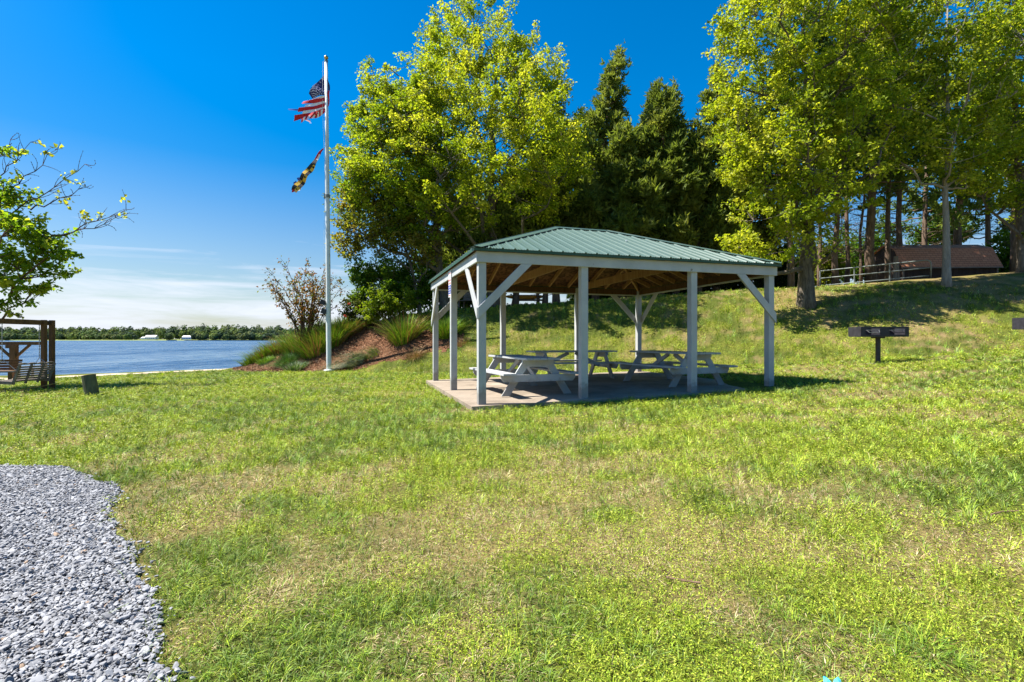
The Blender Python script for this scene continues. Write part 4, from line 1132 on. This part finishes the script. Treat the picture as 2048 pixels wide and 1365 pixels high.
for i, (px, Z, py, rx, rz, lab) in enumerate(UND):
    pal = [(.10, .15, .012), (.2, .24, .02), (.26, .28, .03)] if i == 6 else (GREEN[:3] if i in (5, 7, 8, 9, 10, 11, 13) else [(.014, .032, .008), (.028, .058, .01), (.05, .085, .014)])
    shrub('woodland_bush', lab, 'bush', px, Z, [(px, py, rx, rz, 0, rx * Z / FPX), (px - rx * .5, py + rz * .5, rx * .6, rz * .6, 0, 1), (px + rx * .5, py + rz * .5, rx * .6, rz * .6, 0, 1)], 110, 5200, .17, pal, .5, 120 + i, 'bushes under the woodland edge')

# --- left foreground tree
Z = 15.6; b = (at(-95, Z), Z, gz(at(-95, Z), Z) - .05)
def lt(px, py, dy=0): return (at(px, Z) - b[0], dy, zat(py, Z) - b[2])
broadleaf('sapling_maple', 'leafy maple reaching in from the left edge with bare twigs against the sky', 'tree', b, zat(300, Z) - b[2], .13,
          ells_px(b, Z, [(20, 440, 60, 40, 0, .8), (70, 465, 60, 32, 0, .8), (60, 520, 75, 30, 0, .9), (120, 505, 45, 22, 0, .6), (20, 560, 50, 26, 0, .7), (95, 545, 35, 18, 0, .5), (10, 605, 34, 14, 0, .4), (-60, 430, 70, 90, 0, 1.2), (-110, 520, 90, 70, 0, 1.3), (25, 385, 30, 30, 0, .5), (-140, 400, 80, 80, 0, 1.2), (5, 300, 20, 16, 0, .3), (60, 575, 30, 14, 0, .5)]),
          230, 9500, .13, [(.10, .20, .012), (.18, .30, .018), (.29, .39, .026), (.46, .48, .05)], .32, np.random.default_rng(17), limbs=16, shell=.2, flat=.5, bark='barktwig',
          bare=[(lt(20, 430), lt(168, 328)), (lt(60, 420), lt(168, 372)), (lt(90, 480), lt(252, 432, -.2)), (lt(100, 470), lt(240, 415, .2)), (lt(0, 400), lt(110, 300)), (lt(-20, 380), lt(60, 284)), (lt(-40, 350), lt(20, 280)), (lt(0, 620), lt(42, 634))])

# --- grass clumps and bedding plants
def blade_clump(name, label, cat, pos, n, hgt, spread, lean, pal, width, seed, group=None, droop=.3, dry=.0, dirn=None):
    rg = np.random.default_rng(seed)
    r = spread * np.sqrt(rg.random(n)); a = rg.uniform(0, 2 * PI, n)
    X = r * np.cos(a) * .8; Y = r * np.sin(a) * .8
    Z0 = tz(pos[0] + X, pos[1] + Y) - pos[2] - .02
    out = np.stack([np.cos(a), np.sin(a)], 1) * (lean * r / spread)[:, None] + rg.normal(0, .12, (n, 2))
    if dirn is not None: out = out * .5 + np.array(dirn)
    h = hgt * rg.uniform(.55, 1.1, n); w = width * rg.uniform(.6, 1.2, n)
    ts = np.array([0, .35, .7, 1.0]); Vs = []
    side = np.stack([-np.sin(a + rg.normal(0, 1, n)), np.cos(a)], 1); side /= np.linalg.norm(side, axis=1, keepdims=True)
    for k, t in enumerate(ts):
        px_ = X + out[:, 0] * h * (t * .6 + droop * t * t); py_ = Y + out[:, 1] * h * (t * .6 + droop * t * t)
        pz_ = Z0 + h * (t - droop * np.hypot(out[:, 0], out[:, 1]) * t * t * 1.1)
        pz_ = np.maximum(pz_, tz(pos[0] + px_, pos[1] + py_) - pos[2] + .015)
        ww = w * (1 - t * .9) * .5
        Vs.append(np.stack([px_ - side[:, 0] * ww, py_ - side[:, 1] * ww, pz_], 1)); Vs.append(np.stack([px_ + side[:, 0] * ww, py_ + side[:, 1] * ww, pz_], 1))
    V = np.stack(Vs, 1).reshape(-1, 3); i0 = np.arange(n)[:, None] * 8
    F = np.concatenate([i0 + np.array([2 * k, 2 * k + 1, 2 * k + 3, 2 * k + 2]) for k in range(3)])
    pal = np.array(pal); C = pal[rg.integers(0, len(pal), n)] * rg.uniform(.75, 1.25, (n, 1))
    C8 = np.repeat(C, 8, 0).reshape(n, 8, 3)
    if dry > 0:
        d = np.array((.24, .14, .06)) * rg.uniform(.6, 1.3, (n, 1)); m = rg.random(n) < dry; C8[m] = d[m][:, None]
    o = link(name, np_mesh(name, V, F, M['blade'], C8.reshape(-1, 3)), None, pos)
    return tag(o, label, cat, group)
GB = [(.10, .20, .015), (.15, .26, .02), (.22, .32, .03), (.07, .15, .014)]
DK = [(.035, .10, .018), (.06, .14, .022), (.09, .18, .03)]
GYG = [(.16, .22, .13), (.22, .27, .19), (.10, .17, .06), (.30, .30, .20)]
DRY = [(.26, .16, .08), (.34, .22, .12), (.18, .10, .05), (.20, .20, .06)]
CL = [(505, 722, .42, .40, GB, .1, 'small green grass clump at the far left tip of the mulch mound'), (532, 712, .62, .55, GB, .2, 'green grass clump second from the left tip of the mound'),
      (560, 703, .72, .6, GB, .3, 'tall green grass clump left of the dark rounded tuft'), (598, 697, .85, .65, GB, .25, 'tall green grass clump below the small reddish tree'),
      (636, 700, .92, .62, GB, .3, 'large green grass clump touching the left side of the flagpole'), (638, 672, .8, .55, GB, .1, 'green grass clump behind the flagpole, highest on the left'),
      (668, 684, .9, .6, GB, .25, 'green grass clump just right of the flagpole'), (690, 668, .75, .5, GB, .2, 'green grass clump upper right of the flagpole'), (708, 664, .55, .38, GB, .6, 'half dry tawny grass clump at the top of the bare mulch'),
      (811, 674, .85, .60, GB, .35, 'big lone green grass clump on the bare mulch near the pavilion'), (575, 724, .55, .42, DK, 0, 'dark green rounded tuft low on the mulch'), (590, 741, .32, .34, GYG + DK, 0, 'small grey-green tuft at the mulch edge left of the flagpole'),
      (531, 726, .25, .25, GB, 0, 'tiny bright tuft at the left mulch edge'), (895, 668, .6, .4, GB, .1, 'green grass clump seen behind the left pavilion posts'), (862, 640, .5, .4, GB, .1, 'green tuft above the left pavilion corner post'), (742, 645, .45, .35, GB, .1, 'short green tuft under the bright shrub')]
for i, (px, py, h, s, pal, dry, lab) in enumerate(CL):
    p = hit(px, py, 15)
    blade_clump('grass_clump', lab, 'grass clump', p, 900 if h > .5 else 380, h * 1.38, s * 1.35, 1.0 if i != 10 else 1.2, pal, .040 if i != 10 else .014, 200 + i, 'grass clumps on the mulch mound', .35 if i != 10 else .75, dry)
p = hit(712, 727, 15)
blade_clump('fallen_grass', 'flattened grey-green grass combed over the mulch right of the flagpole', 'plant', p, 520, .75, .55, .6, GYG, .022, 231, None, .9, .05, (-.75, -.5))
p = hit(745, 712, 15)
blade_clump('fallen_grass', 'flattened green grass lying higher up beside the grey-green patch', 'plant', p, 300, .6, .4, .6, GYG + GB, .02, 232, None, .9, .05, (-.6, -.5))
p = hit(832, 712, 15)
blade_clump('dry_tuft', 'rounded tan dried tuft on the mulch beside the pavilion', 'plant', p, 700, .42, .40, 1.3, DRY, .014, 233, None, .7, .3)
p = hit(915, 690, 15)
blade_clump('dry_tuft', 'brown dried tuft on the slope behind the left pavilion posts', 'plant', p, 300, .4, .35, 1.1, DRY, .014, 234, None, .6, .3)

# mulch chips
rg = np.random.default_rng(41)
X = rg.uniform(-13.4, -2, 60000); Y = rg.uniform(19.6, 25.4, 60000); k = mulch_in(X, Y) > .05; X, Y = X[k][:16000], Y[k][:16000]; n = len(X)
P = np.stack([X, Y, tz(X, Y) + .02], 1); A = unit(rg.standard_normal((n, 3)) * [1, 1, .25]); N = unit(rg.standard_normal((n, 3)) * .4 + [0, 0, 1])
L = rg.uniform(.04, .11, n); pal = np.array([(.10, .045, .025), (.20, .10, .055), (.30, .18, .10), (.05, .025, .015), (.36, .25, .16)])
V, F, C = leaf_kites(P, A, N, L, L * .4, pal[rg.integers(0, 5, n)] * rg.uniform(.7, 1.3, (n, 1)), .1)
tag(link('mulch_chips', np_mesh('mulch_chips', V, F, M['chip'], C)), 'loose bark chips strewn over the mound', 'mulch', kind='stuff')

# ------------------------------------------------------------------ gravel stones
import bmesh
protos = []
rg = np.random.default_rng(5)
bm = bmesh.new(); bmesh.ops.create_icosphere(bm, subdivisions=2, radius=1)
IV = np.array([v.co[:] for v in bm.verts]); IF = np.array([[v.index for v in f.verts] for f in bm.faces]); bm.free()
for k in range(10):
    v = IV.copy()
    for _ in range(11):                               # cut facets
        d = unit(rg.standard_normal(3)); lim = rg.uniform(.38, .75); s = v @ d
        v = v - np.maximum(0, s - lim)[:, None] * d
    v *= np.array([1, rg.uniform(.6, .85), rg.uniform(.32, .5)]); protos.append(v)
NS = 50000
X = rg.uniform(-6.7, -.9, NS * 5); Y = 1.2 + 4.4 * rg.random(NS * 5) ** 1.15
gi = gravel_in(X, Y); keep = ((gi > -.02) | ((gi > -.12) & (rg.random(NS * 5) < .02 + .12 * sstep((gi + .08) / .08)))) & (X > -Y * 1.05 - .8)
X, Y = X[keep][:NS], Y[keep][:NS]; n = len(X)
sz = np.clip(np.exp(rg.normal(math.log(.012), .38, n)), .006, .034)
yaw = rg.uniform(0, 2 * PI, n); tiltx = rg.normal(0, .35, n); tilty = rg.normal(-.15, .35, n); lay = rg.random(n) * .016
Vs = []; Fs = []; Cs = []; off = 0
for k in range(10):
    sel = np.where(np.arange(n) % 10 == k)[0]; m = len(sel); v = protos[k][None] * sz[sel][:, None, None]
    ca, sa = np.cos(tiltx[sel])[:, None], np.sin(tiltx[sel])[:, None]; y_, z_ = v[..., 1] * ca - v[..., 2] * sa, v[..., 1] * sa + v[..., 2] * ca
    cb, sb_ = np.cos(tilty[sel])[:, None], np.sin(tilty[sel])[:, None]; x_, z_ = v[..., 0] * cb + z_ * sb_, -v[..., 0] * sb_ + z_ * cb
    cc, sc = np.cos(yaw[sel])[:, None], np.sin(yaw[sel])[:, None]; x2, y2 = x_ * cc - y_ * sc, x_ * sc + y_ * cc
    P = np.stack([x2 + X[sel][:, None], y2 + Y[sel][:, None], z_ + (tz(X[sel], Y[sel]) + .012 + lay[sel])[:, None]], -1)
    Vs.append(P.reshape(-1, 3)); nv_ = len(IV)
    Fs.append((IF[None] + (np.arange(m) * nv_)[:, None, None] + off).reshape(-1, 3)); off += m * nv_
    b_ = rg.uniform(.62, 1.22, (m, 1)); c = np.array([(.265, .266, .278)]) * b_; c[rg.random(m) < .012] = (.27, .19, .13); c[rg.random(m) < .03] = (.32, .32, .33)
    Cs.append(np.repeat(c, nv_, 0))
tag(link('gravel_stones', np_mesh('gravel_stones', np.concatenate(Vs), np.concatenate(Fs), M['stone'], np.concatenate(Cs))), 'loose blue-grey crushed stones at the lower left', 'gravel', kind='stuff')

# ------------------------------------------------------------------ lawn blades and weeds
def lawn_points(n, rmax, p_exp, rg, rmin=1.35):
    # density per m2 falls as r^-p_exp
    u = rg.random(n); q = 2 - p_exp
    r = (rmin ** q + u * (rmax ** q - rmin ** q)) ** (1 / q)
    a = rg.uniform(-.90, .90, n); x = r * np.sin(a); y = r * np.cos(a)
    su, sv = slab_uv(x, y)
    ok = ~((su > U0 + .0) & (su < U1) & (sv > V0) & (sv < V1)) & (tz(x, y, False) > WATERZ + .12) & (y < 27.5)
    ok &= (gravel_in(x, y) < rg.uniform(-.12, .10, n)) & (mulch_in(x, y) < rg.uniform(-.1, .12, n)) & (sand_in(x, y) < rg.uniform(-.1, .2, n))
    return x[ok], y[ok], r[ok]
def rot(x, y, a): return x * math.cos(a) - y * math.sin(a), x * math.sin(a) + y * math.cos(a)
def straw(x, y):            # where the turf is dry
    u, v = rot(x, y, .6)
    s = .42 * fbm(u * .45 + 3, v * .45, 61, 3) + .58 * fbm(u * 2.1, v * 2.1, 62, 4)
    s = s + .10 * np.exp(-((x - 1.5) / 1.7) ** 2 - ((y - 3.3) / 1.0) ** 2) + .07 * np.exp(-((x - 2.6) / .8) ** 2 - ((y - 2.2) / .6) ** 2)
    s = s + .05 * sstep((x - 2) / 8) * sstep((y - 14) / 6) - .08 * np.exp(-((y - 9.0 - .3 * (x + .6)) / 1.2) ** 2) * (x > -3) * (x < 8) - .06 * (x < -4) * (y > 7)
    s = s - .07 * sstep((y - 15.5) / 2) * (1 - sstep((x - 4) / 5)) - .03 * sstep((y - 15.5) / 2)
    s = s - .07 * np.exp(-((x + .7) / .9) ** 2 - ((y - 2.0) / .5) ** 2)
    return s
def soil(x, y):
    u, v = rot(x, y, -.4)
    return .35 * fbm(u * .7 + 4, v * .7, 66, 3) + .65 * fbm(u * 2.6, v * 2.6, 67, 4) + .05 * sstep((y - 16) / 3) * sstep((x - 6) / 6) - .06 * sstep((y - 15.5) / 2) * (1 - sstep((x - 4) / 5))
def weedy(x, y):
    u, v = rot(x, y, 1.1)
    return .4 * fbm(u * .6 + 9, v * .6, 71, 3) + .6 * fbm(u * 2.6, v * 2.6, 72, 4)
def lawn(n, rmax, pe, seed):
    rg = np.random.default_rng(seed); x, y, r = lawn_points(n, rmax, pe, rg); n = len(x)
    s = straw(x, y); wd = weedy(x, y); bare = soil(x, y)
    keep = rg.random(n) > .7 * sstep((bare - .60) / .1) * (y > 15) + .45 * sstep((bare - .66) / .08) * (y <= 15)
    x, y, r, s, wd, bare = x[keep], y[keep], r[keep], s[keep], wd[keep], bare[keep]; n = len(x)
    cs = .055 * np.maximum(1, (r / 3.2) ** .8)               # blades grow in small tufts
    ix, iy = np.floor(x / cs), np.floor(y / cs); tcx, tcy = (ix + .15 + .7 * hsh(ix, iy, 401)) * cs, (iy + .15 + .7 * hsh(ix, iy, 402)) * cs
    odx, ody = x - tcx, y - tcy; x, y = tcx + odx * .55, tcy + ody * .55; oa = np.arctan2(ody, odx); th_ = hsh(ix, iy, 403); tb_ = hsh(ix, iy, 404)
    lush = np.array([(.10, .19, .02), (.145, .24, .025), (.19, .28, .034), (.22, .30, .085)]); yel = np.array([(.255, .335, .024), (.34, .395, .04), (.21, .305, .022)]); dry = np.array([(.46, .36, .19), (.55, .46, .28), (.36, .26, .13), (.34, .31, .11)])
    C = lush[rg.integers(0, 4, n)]; k = rg.random(n) < .22 + .66 * sstep((wd - .38) / .22); C[k] = yel[rg.integers(0, 3, k.sum())]
    pd = .06 + .60 * sstep((s - .47) / .2); isdry = rg.random(n) < pd; C[isdry] = dry[rg.integers(0, 4, isdry.sum())]
    C = C * rg.uniform(.6, 1.3, (n, 1)) * (.72 + .58 * tb_)[:, None]
    lod = np.maximum(1, (r / 3.2) ** .72)
    h = np.exp(rg.normal(math.log(.029), .36, n)) * (.6 + .75 * fbm(x * 2.4, y * 2.4, 81, 3)) * (.55 + .9 * th_) * np.where(isdry, .7, 1) * np.minimum(lod, 1.7); w = rg.uniform(.0016, .0040, n) * lod * 1.05
    flatb = rg.random(n) < np.where(isdry, .55, .10)
    a = oa + rg.normal(0, .9, n); lean = np.abs(rg.normal(.85, .45, n)); lean = np.where(flatb, rg.uniform(1.4, 2.4, n), lean); d = np.stack([np.cos(a), np.sin(a)], 1)
    b2 = a + PI / 2 + rg.normal(0, .6, n); sd = np.stack([np.cos(b2), np.sin(b2)], 1) * (w * .5)[:, None]
    base = np.stack([x, y], 1); z = tz(x, y) - .004
    mid = base + d * (h * lean * .45)[:, None]; tip = base + d * (h * lean * 1.15)[:, None]
    zm = z + h * np.where(flatb, .35, .62); zt = z + h * np.where(flatb, rg.uniform(.1, .45, n), np.clip(1.05 - .35 * lean, .25, 1))
    c3 = lambda q, zz: np.concatenate([q, zz[:, None]], 1)
    V = np.stack([c3(base - sd, z), c3(base + sd, z), c3(mid + sd * .85, zm), c3(mid - sd * .85, zm), c3(tip, zt)], 1).reshape(-1, 3)
    i0 = np.arange(n)[:, None] * 5
    return V, [i0 + np.array([0, 1, 2, 3]), i0 + np.array([3, 2, 4])], np.repeat(C, 5, 0)
sW, wW, bW = [f_(GX, GY).ravel()[:, None] for f_ in (straw, weedy, soil)]
gc = np.array([(.075, .10, .018)]) * (1 - sstep((wW - .4) / .25)) + np.array([(.15, .17, .03)]) * sstep((wW - .4) / .25)
q = sstep((sW - .46) / .2) * .7; gc = gc * (1 - q) + np.array([(.26, .20, .10)]) * q
q = sstep((bW - .60) / .12) * .5; gc = gc * (1 - q) + np.array([(.28, .195, .13)]) * q
cc = np.ones((len(gc), 4), np.float32); cc[:, :3] = gc
gme.attributes.new('col', 'FLOAT_COLOR', 'POINT').data.foreach_set('color', cc.ravel())
V, F, C = lawn(760000, 28, 1.42, 91)
tag(link('lawn_grass', np_mesh('lawn_grass', V, F, M['blade'], C)), 'short mixed green and straw coloured lawn grass', 'grass', kind='stuff')
# clover-like weeds: small broad leaves in patches
rg = np.random.default_rng(95); x, y, r = lawn_points(520000, 24, 1.5, rg); wd = weedy(x, y) + rg.normal(0, .04, len(x)); k = (wd > .50); x, y, r = x[k][:150000], y[k][:150000], r[k][:150000]; n = len(x)
P = np.stack([x, y, tz(x, y) + rg.uniform(.008, .05, n) * np.minimum((r / 3) ** .4 + .2, 1.6)], 1); A = unit(rg.standard_normal((n, 3)) * [1, 1, .3]); N = unit(rg.standard_normal((n, 3)) * .45 + [0, 0, 1])
L = rg.uniform(.0055, .0115, n) * np.maximum(1, (r / 2.8) ** .75); pal = np.array([(.24, .33, .022), (.33, .40, .028), (.41, .44, .05), (.17, .26, .018)])
V, F, C = leaf_kites(P, A, N, L, L * .75, pal[rg.integers(0, 4, n)] * rg.uniform(.75, 1.25, (n, 1)), .1)
tag(link('lawn_weeds', np_mesh('lawn_weeds', V, F, M['blade'], C)), 'yellow-green clover-like weeds growing in patches in the lawn', 'weeds', kind='stuff')
# coarse tufts in the lawn
for i, (px, py, lab) in enumerate([(505, 1000, 'coarse grey-green grass tuft in the lawn right of the gravel'), (645, 1045, 'coarse dark grass tuft in the lawn nearest the picture centre left'), (190, 890, 'coarse grass tuft along the lawn above the gravel edge'), (1850, 1320, 'bright green tuft in the lawn at the lower right corner')]):
    Z = CAMZ * FPX / (py - HY); p = (at(px, Z), Z, gz(at(px, Z), Z))
    blade_clump('lawn_tuft', lab, 'grass tuft', p, 230, .09 if i < 3 else .07, .22 if i < 3 else .16, .9, GYG[:3] + GB if i == 0 else GB, .006, 300 + i, 'coarse tufts in the lawn', .4, .08)

# small litter
def gp_(px, py, up=0):
    x, y, z = hit(px, py, 1.2); return (x, y, z + up)
def twig(pts, r, label):
    mb = MB(); P = [gp_(px, py, .03) for px, py in pts]
    mb.tube(P, [r * (1 - .5 * i / len(P)) for i in range(len(P))], 6)
    return tag(mb.build('fallen_twig', M['twig']), label, 'twig', 'twigs on the lawn')
twig([(1333, 1168), (1352, 1173), (1372, 1175), (1402, 1181)], .007, 'dark straight twig lying on the lawn near the lower middle')
twig([(1982, 1040), (2005, 1035), (2040, 1032)], .006, 'pale twig on the lawn at the right edge')
sc = MB(); r_ = random.Random(8)
for q, zz in (([(1646, 1372), (1649, 1379), (1654, 1376), (1660, 1384), (1668, 1383), (1672, 1396), (1652, 1402), (1648, 1388)], .03), ([(1668, 1385), (1676, 1381), (1682, 1384), (1684, 1400), (1664, 1402)], .036)):
    P = [gp_(px, py, zz + r_.uniform(-.008, .012)) for px, py in q]; c0 = sum((Vector(p) for p in P), Vector()) / len(P) + Vector((0, 0, .012))
    sc.add(P + [c0], [(k, (k + 1) % len(P), len(P)) for k in range(len(P))])
tag(sc.build('litter_scrap', M['scrap']), 'crumpled turquoise plastic scrap on the grass at the bottom edge', 'litter')

# ------------------------------------------------------------------ far shore
fs = MB()
for i in range(60):
    x0, x1 = -2600 + i * 70, -2530 + i * 70
    y0 = 905 + 18 * math.sin(i * .9); y1 = 905 + 18 * math.sin((i + 1) * .9)
    fs.add([(x0, y0, WATERZ - .6), (x1, y1, WATERZ - .6), (x1, y1 + 12, WATERZ + 1.2), (x0, y0 + 12, WATERZ + 1.2), (x1, 1300, 3), (x0, 1300, 3)], [(0, 1, 2, 3), (3, 2, 4, 5)])
tag(fs.build('far_shore', m_plain('far shore grass', (.12, .17, .03), (.20, .22, .06), .02, .95)), 'low grassy shore across the lake', 'shore', kind='structure')
rg = np.random.default_rng(77); Vs = []; Fs = []; Cs = []; off = 0
for row, (yo, hm, npc) in enumerate([(922, 11, 330), (935, 15, 260), (960, 20, 240), (1000, 25, 220), (1050, 28, 200)]):
    for i in range(npc):
        x = -1350 + 1500 * (i + rg.random()) / npc; px = 1024 + x / yo * FPX
        if row < 2 and (268 < px < 335 or 345 < px < 388): continue
        hh = hm * rg.uniform(.72, 1.14) * float(np.interp(px, [-300, 130, 300, 335, 420, 600, 900], [.86, .9, .85, 1.02, 1.04, 1.0, 1.0])) + 1.0
        rr = rg.uniform(5, 8.5); m = 110
        pine = rg.random() < (.45 if px > 250 else .22)
        d = unit(rg.standard_normal((m, 3)) + [0, -.3, .2]); c0 = np.array([x, yo + rg.uniform(-8, 8), hh * .55])
        P = c0 + d * np.array([rr, rr, hh * .47]) * rg.uniform(.75, 1.05, (m, 1))
        N = unit(d + rg.standard_normal((m, 3)) * .35); A = unit(np.cross(N, rg.standard_normal((m, 3)))); L = rg.uniform(2.2, 4.2, m)
        base = np.array((.055, .085, .050)) if pine else np.array([(.105, .155, .05), (.14, .185, .055), (.085, .125, .048), (.15, .18, .075)])[rg.integers(0, 4)]  # distance haze is tinted into these leaf colours
        v, f, c = leaf_kites(P - A * L[:, None] * .5, A, N, L, L * .9, tint(base, m, rg, .2, .06), .08)
        Vs.append(v); Fs.append(f + off); Cs.append(c); off += len(v)
tag(link('far_woodland', np_mesh('far_woodland', np.concatenate(Vs), np.concatenate(Fs), M['forest'], np.concatenate(Cs))), 'haze-tinted green woodland along the far lake shore', 'woodland', kind='stuff')
def far_house(px, w, label, ridge, wing):
    Z = 918; h = thing('lake_house', (at(px, Z), Z, zat(679.4, Z)), label, 'house')
    hw_ = MB().box((-w / 2, 0, 0), (w / 2, 9, 4.2)).build('wall', M['housewhite'], h)
    MB().prism([(-w / 2 - .5, -.6, 4.2), (-w / 2 - .5, 9.6, 4.2), (-w / 2 - .5, 4.5, 4.2 + ridge)], (w + 1, 0, 0)).build('roof', M['houseroof'], h)
    for i in range(5):
        x = -w / 2 + w * (i + .6) / 5.4; MB().box((x - .8, -.08, 1.2), (x + .8, -.01, 2.9)).build('window', M['glassdark'], hw_)
    if wing: MB().box((-w / 2 - 7, .5, 0), (-w / 2 - .01, 8, 3.2)).prism([(-w / 2 - 7.2, 0, 3.21), (-w / 2 - 7.2, 8.5, 3.21), (-w / 2 - 7.2, 4.2, 4.6)], (7, 0, 0)).build('side_wing', M['housewhite'], h)
far_house(300, 19, 'larger white house with a side wing across the lake', 3.6, True)
far_house(373, 16, 'smaller pale-roofed house across the lake to the right of the other', 3.0, False)

# ------------------------------------------------------------------ sun, sky, camera
SUN_EL, SUN_D = math.radians(57), Vector((-1, .03, 0)).normalized()
sd = Vector((SUN_D.x * math.cos(SUN_EL), SUN_D.y * math.cos(SUN_EL), math.sin(SUN_EL)))
sl = bpy.data.lights.new('sun', 'SUN'); sl.energy = 5.0; sl.angle = math.radians(.5); sl.color = (1, .955, .87)
so = bpy.data.objects.new('sun', sl); COL.objects.link(so); so.rotation_euler = sd.to_track_quat('Z', 'Y').to_euler(); so.location = (-30, 0, 40)
W_ = bpy.data.worlds.new('World'); SC.world = W_; W_.use_nodes = True; nt = W_.node_tree; nt.nodes.clear()
out = nt.nodes.new('ShaderNodeOutputWorld'); bg = nt.nodes.new('ShaderNodeBackground')
sky = nt.nodes.new('ShaderNodeTexSky'); sky.sky_type = 'NISHITA'; sky.sun_disc = False
sky.sun_elevation = SUN_EL; sky.sun_rotation = math.atan2(SUN_D.x, SUN_D.y); sky.air_density = 1.0; sky.dust_density = .6; sky.ozone_density = 2.5; sky.altitude = 0
hs = nt.nodes.new('ShaderNodeHueSaturation'); hs.inputs['Saturation'].default_value = 1.5; hs.inputs['Value'].default_value = 1.0
nt.links.new(sky.outputs[0], hs.inputs['Color'])
tc = nt.nodes.new('ShaderNodeTexCoord'); sx = nt.nodes.new('ShaderNodeSeparateXYZ'); nt.links.new(tc.outputs['Generated'], sx.inputs[0])
def mrange(a, b, c, d):
    m = nt.nodes.new('ShaderNodeMapRange'); nt.links.new(sx.outputs[2], m.inputs[0])
    for i, v in enumerate((a, b, c, d)): m.inputs[i + 1].default_value = v
    return m.outputs[0]
nt.links.new(mrange(.03, .30, 1.1, 1.6), hs.inputs['Saturation']); nt.links.new(mrange(.0, .42, .52, .92), hs.inputs['Value'])
mp = nt.nodes.new('ShaderNodeMapping'); mp.inputs['Scale'].default_value = (2.2, 2.2, 26); mp.inputs['Rotation'].default_value = (0, .035, 0); nt.links.new(tc.outputs['Generated'], mp.inputs[0])
cn = noise(nt, mp.outputs[0], 1.6, 7, .62, .5)
band = ramp(nt, sx.outputs[2], [(.0, (.84,) * 3), (.055, (.76,) * 3), (.10, (.50,) * 3), (.16, (.24,) * 3), (.26, (0,) * 3)])
th = nd(nt, 'ShaderNodeMath', operation='ADD'); nt.links.new(cn, th.inputs[0])
b2 = nd(nt, 'ShaderNodeMath', operation='MULTIPLY_ADD'); nt.links.new(band, b2.inputs[0]); b2.inputs[1].default_value = .62; b2.inputs[2].default_value = -.42
nt.links.new(b2.outputs[0], th.inputs[1])
cf = ramp(nt, th.outputs[0], [(.32, (0,) * 3), (.66, (.85,) * 3)])
cm_ = nt.nodes.new('ShaderNodeMix'); cm_.data_type = 'RGBA'; nt.links.new(cf, cm_.inputs[0]); nt.links.new(hs.outputs[0], cm_.inputs[6]); cm_.inputs[7].default_value = (4.6, 4.9, 5.6, 1)
nt.links.new(cm_.outputs[2], bg.inputs[0]); bg.inputs[1].default_value = .078
nt.links.new(bg.outputs[0], out.inputs[0])
cam = bpy.data.cameras.new('camera'); co = bpy.data.objects.new('camera', cam); COL.objects.link(co)
cam.sensor_width = 36; cam.lens = 18.0; cam.shift_y = (HY - 682.5) / 2048 * 1.0; cam.clip_start = .05; cam.clip_end = 8000
co.location = (0, 0, CAMZ); co.rotation_euler = (PI / 2, 0, 0); SC.camera = co
SC.view_settings.view_transform = 'Standard'; SC.view_settings.look = 'None'; SC.view_settings.exposure = 1.4; SC.view_settings.gamma = 1
SC.cycles.max_bounces = 10; SC.cycles.diffuse_bounces = 6; SC.cycles.transmission_bounces = 4; SC.cycles.use_denoising = True
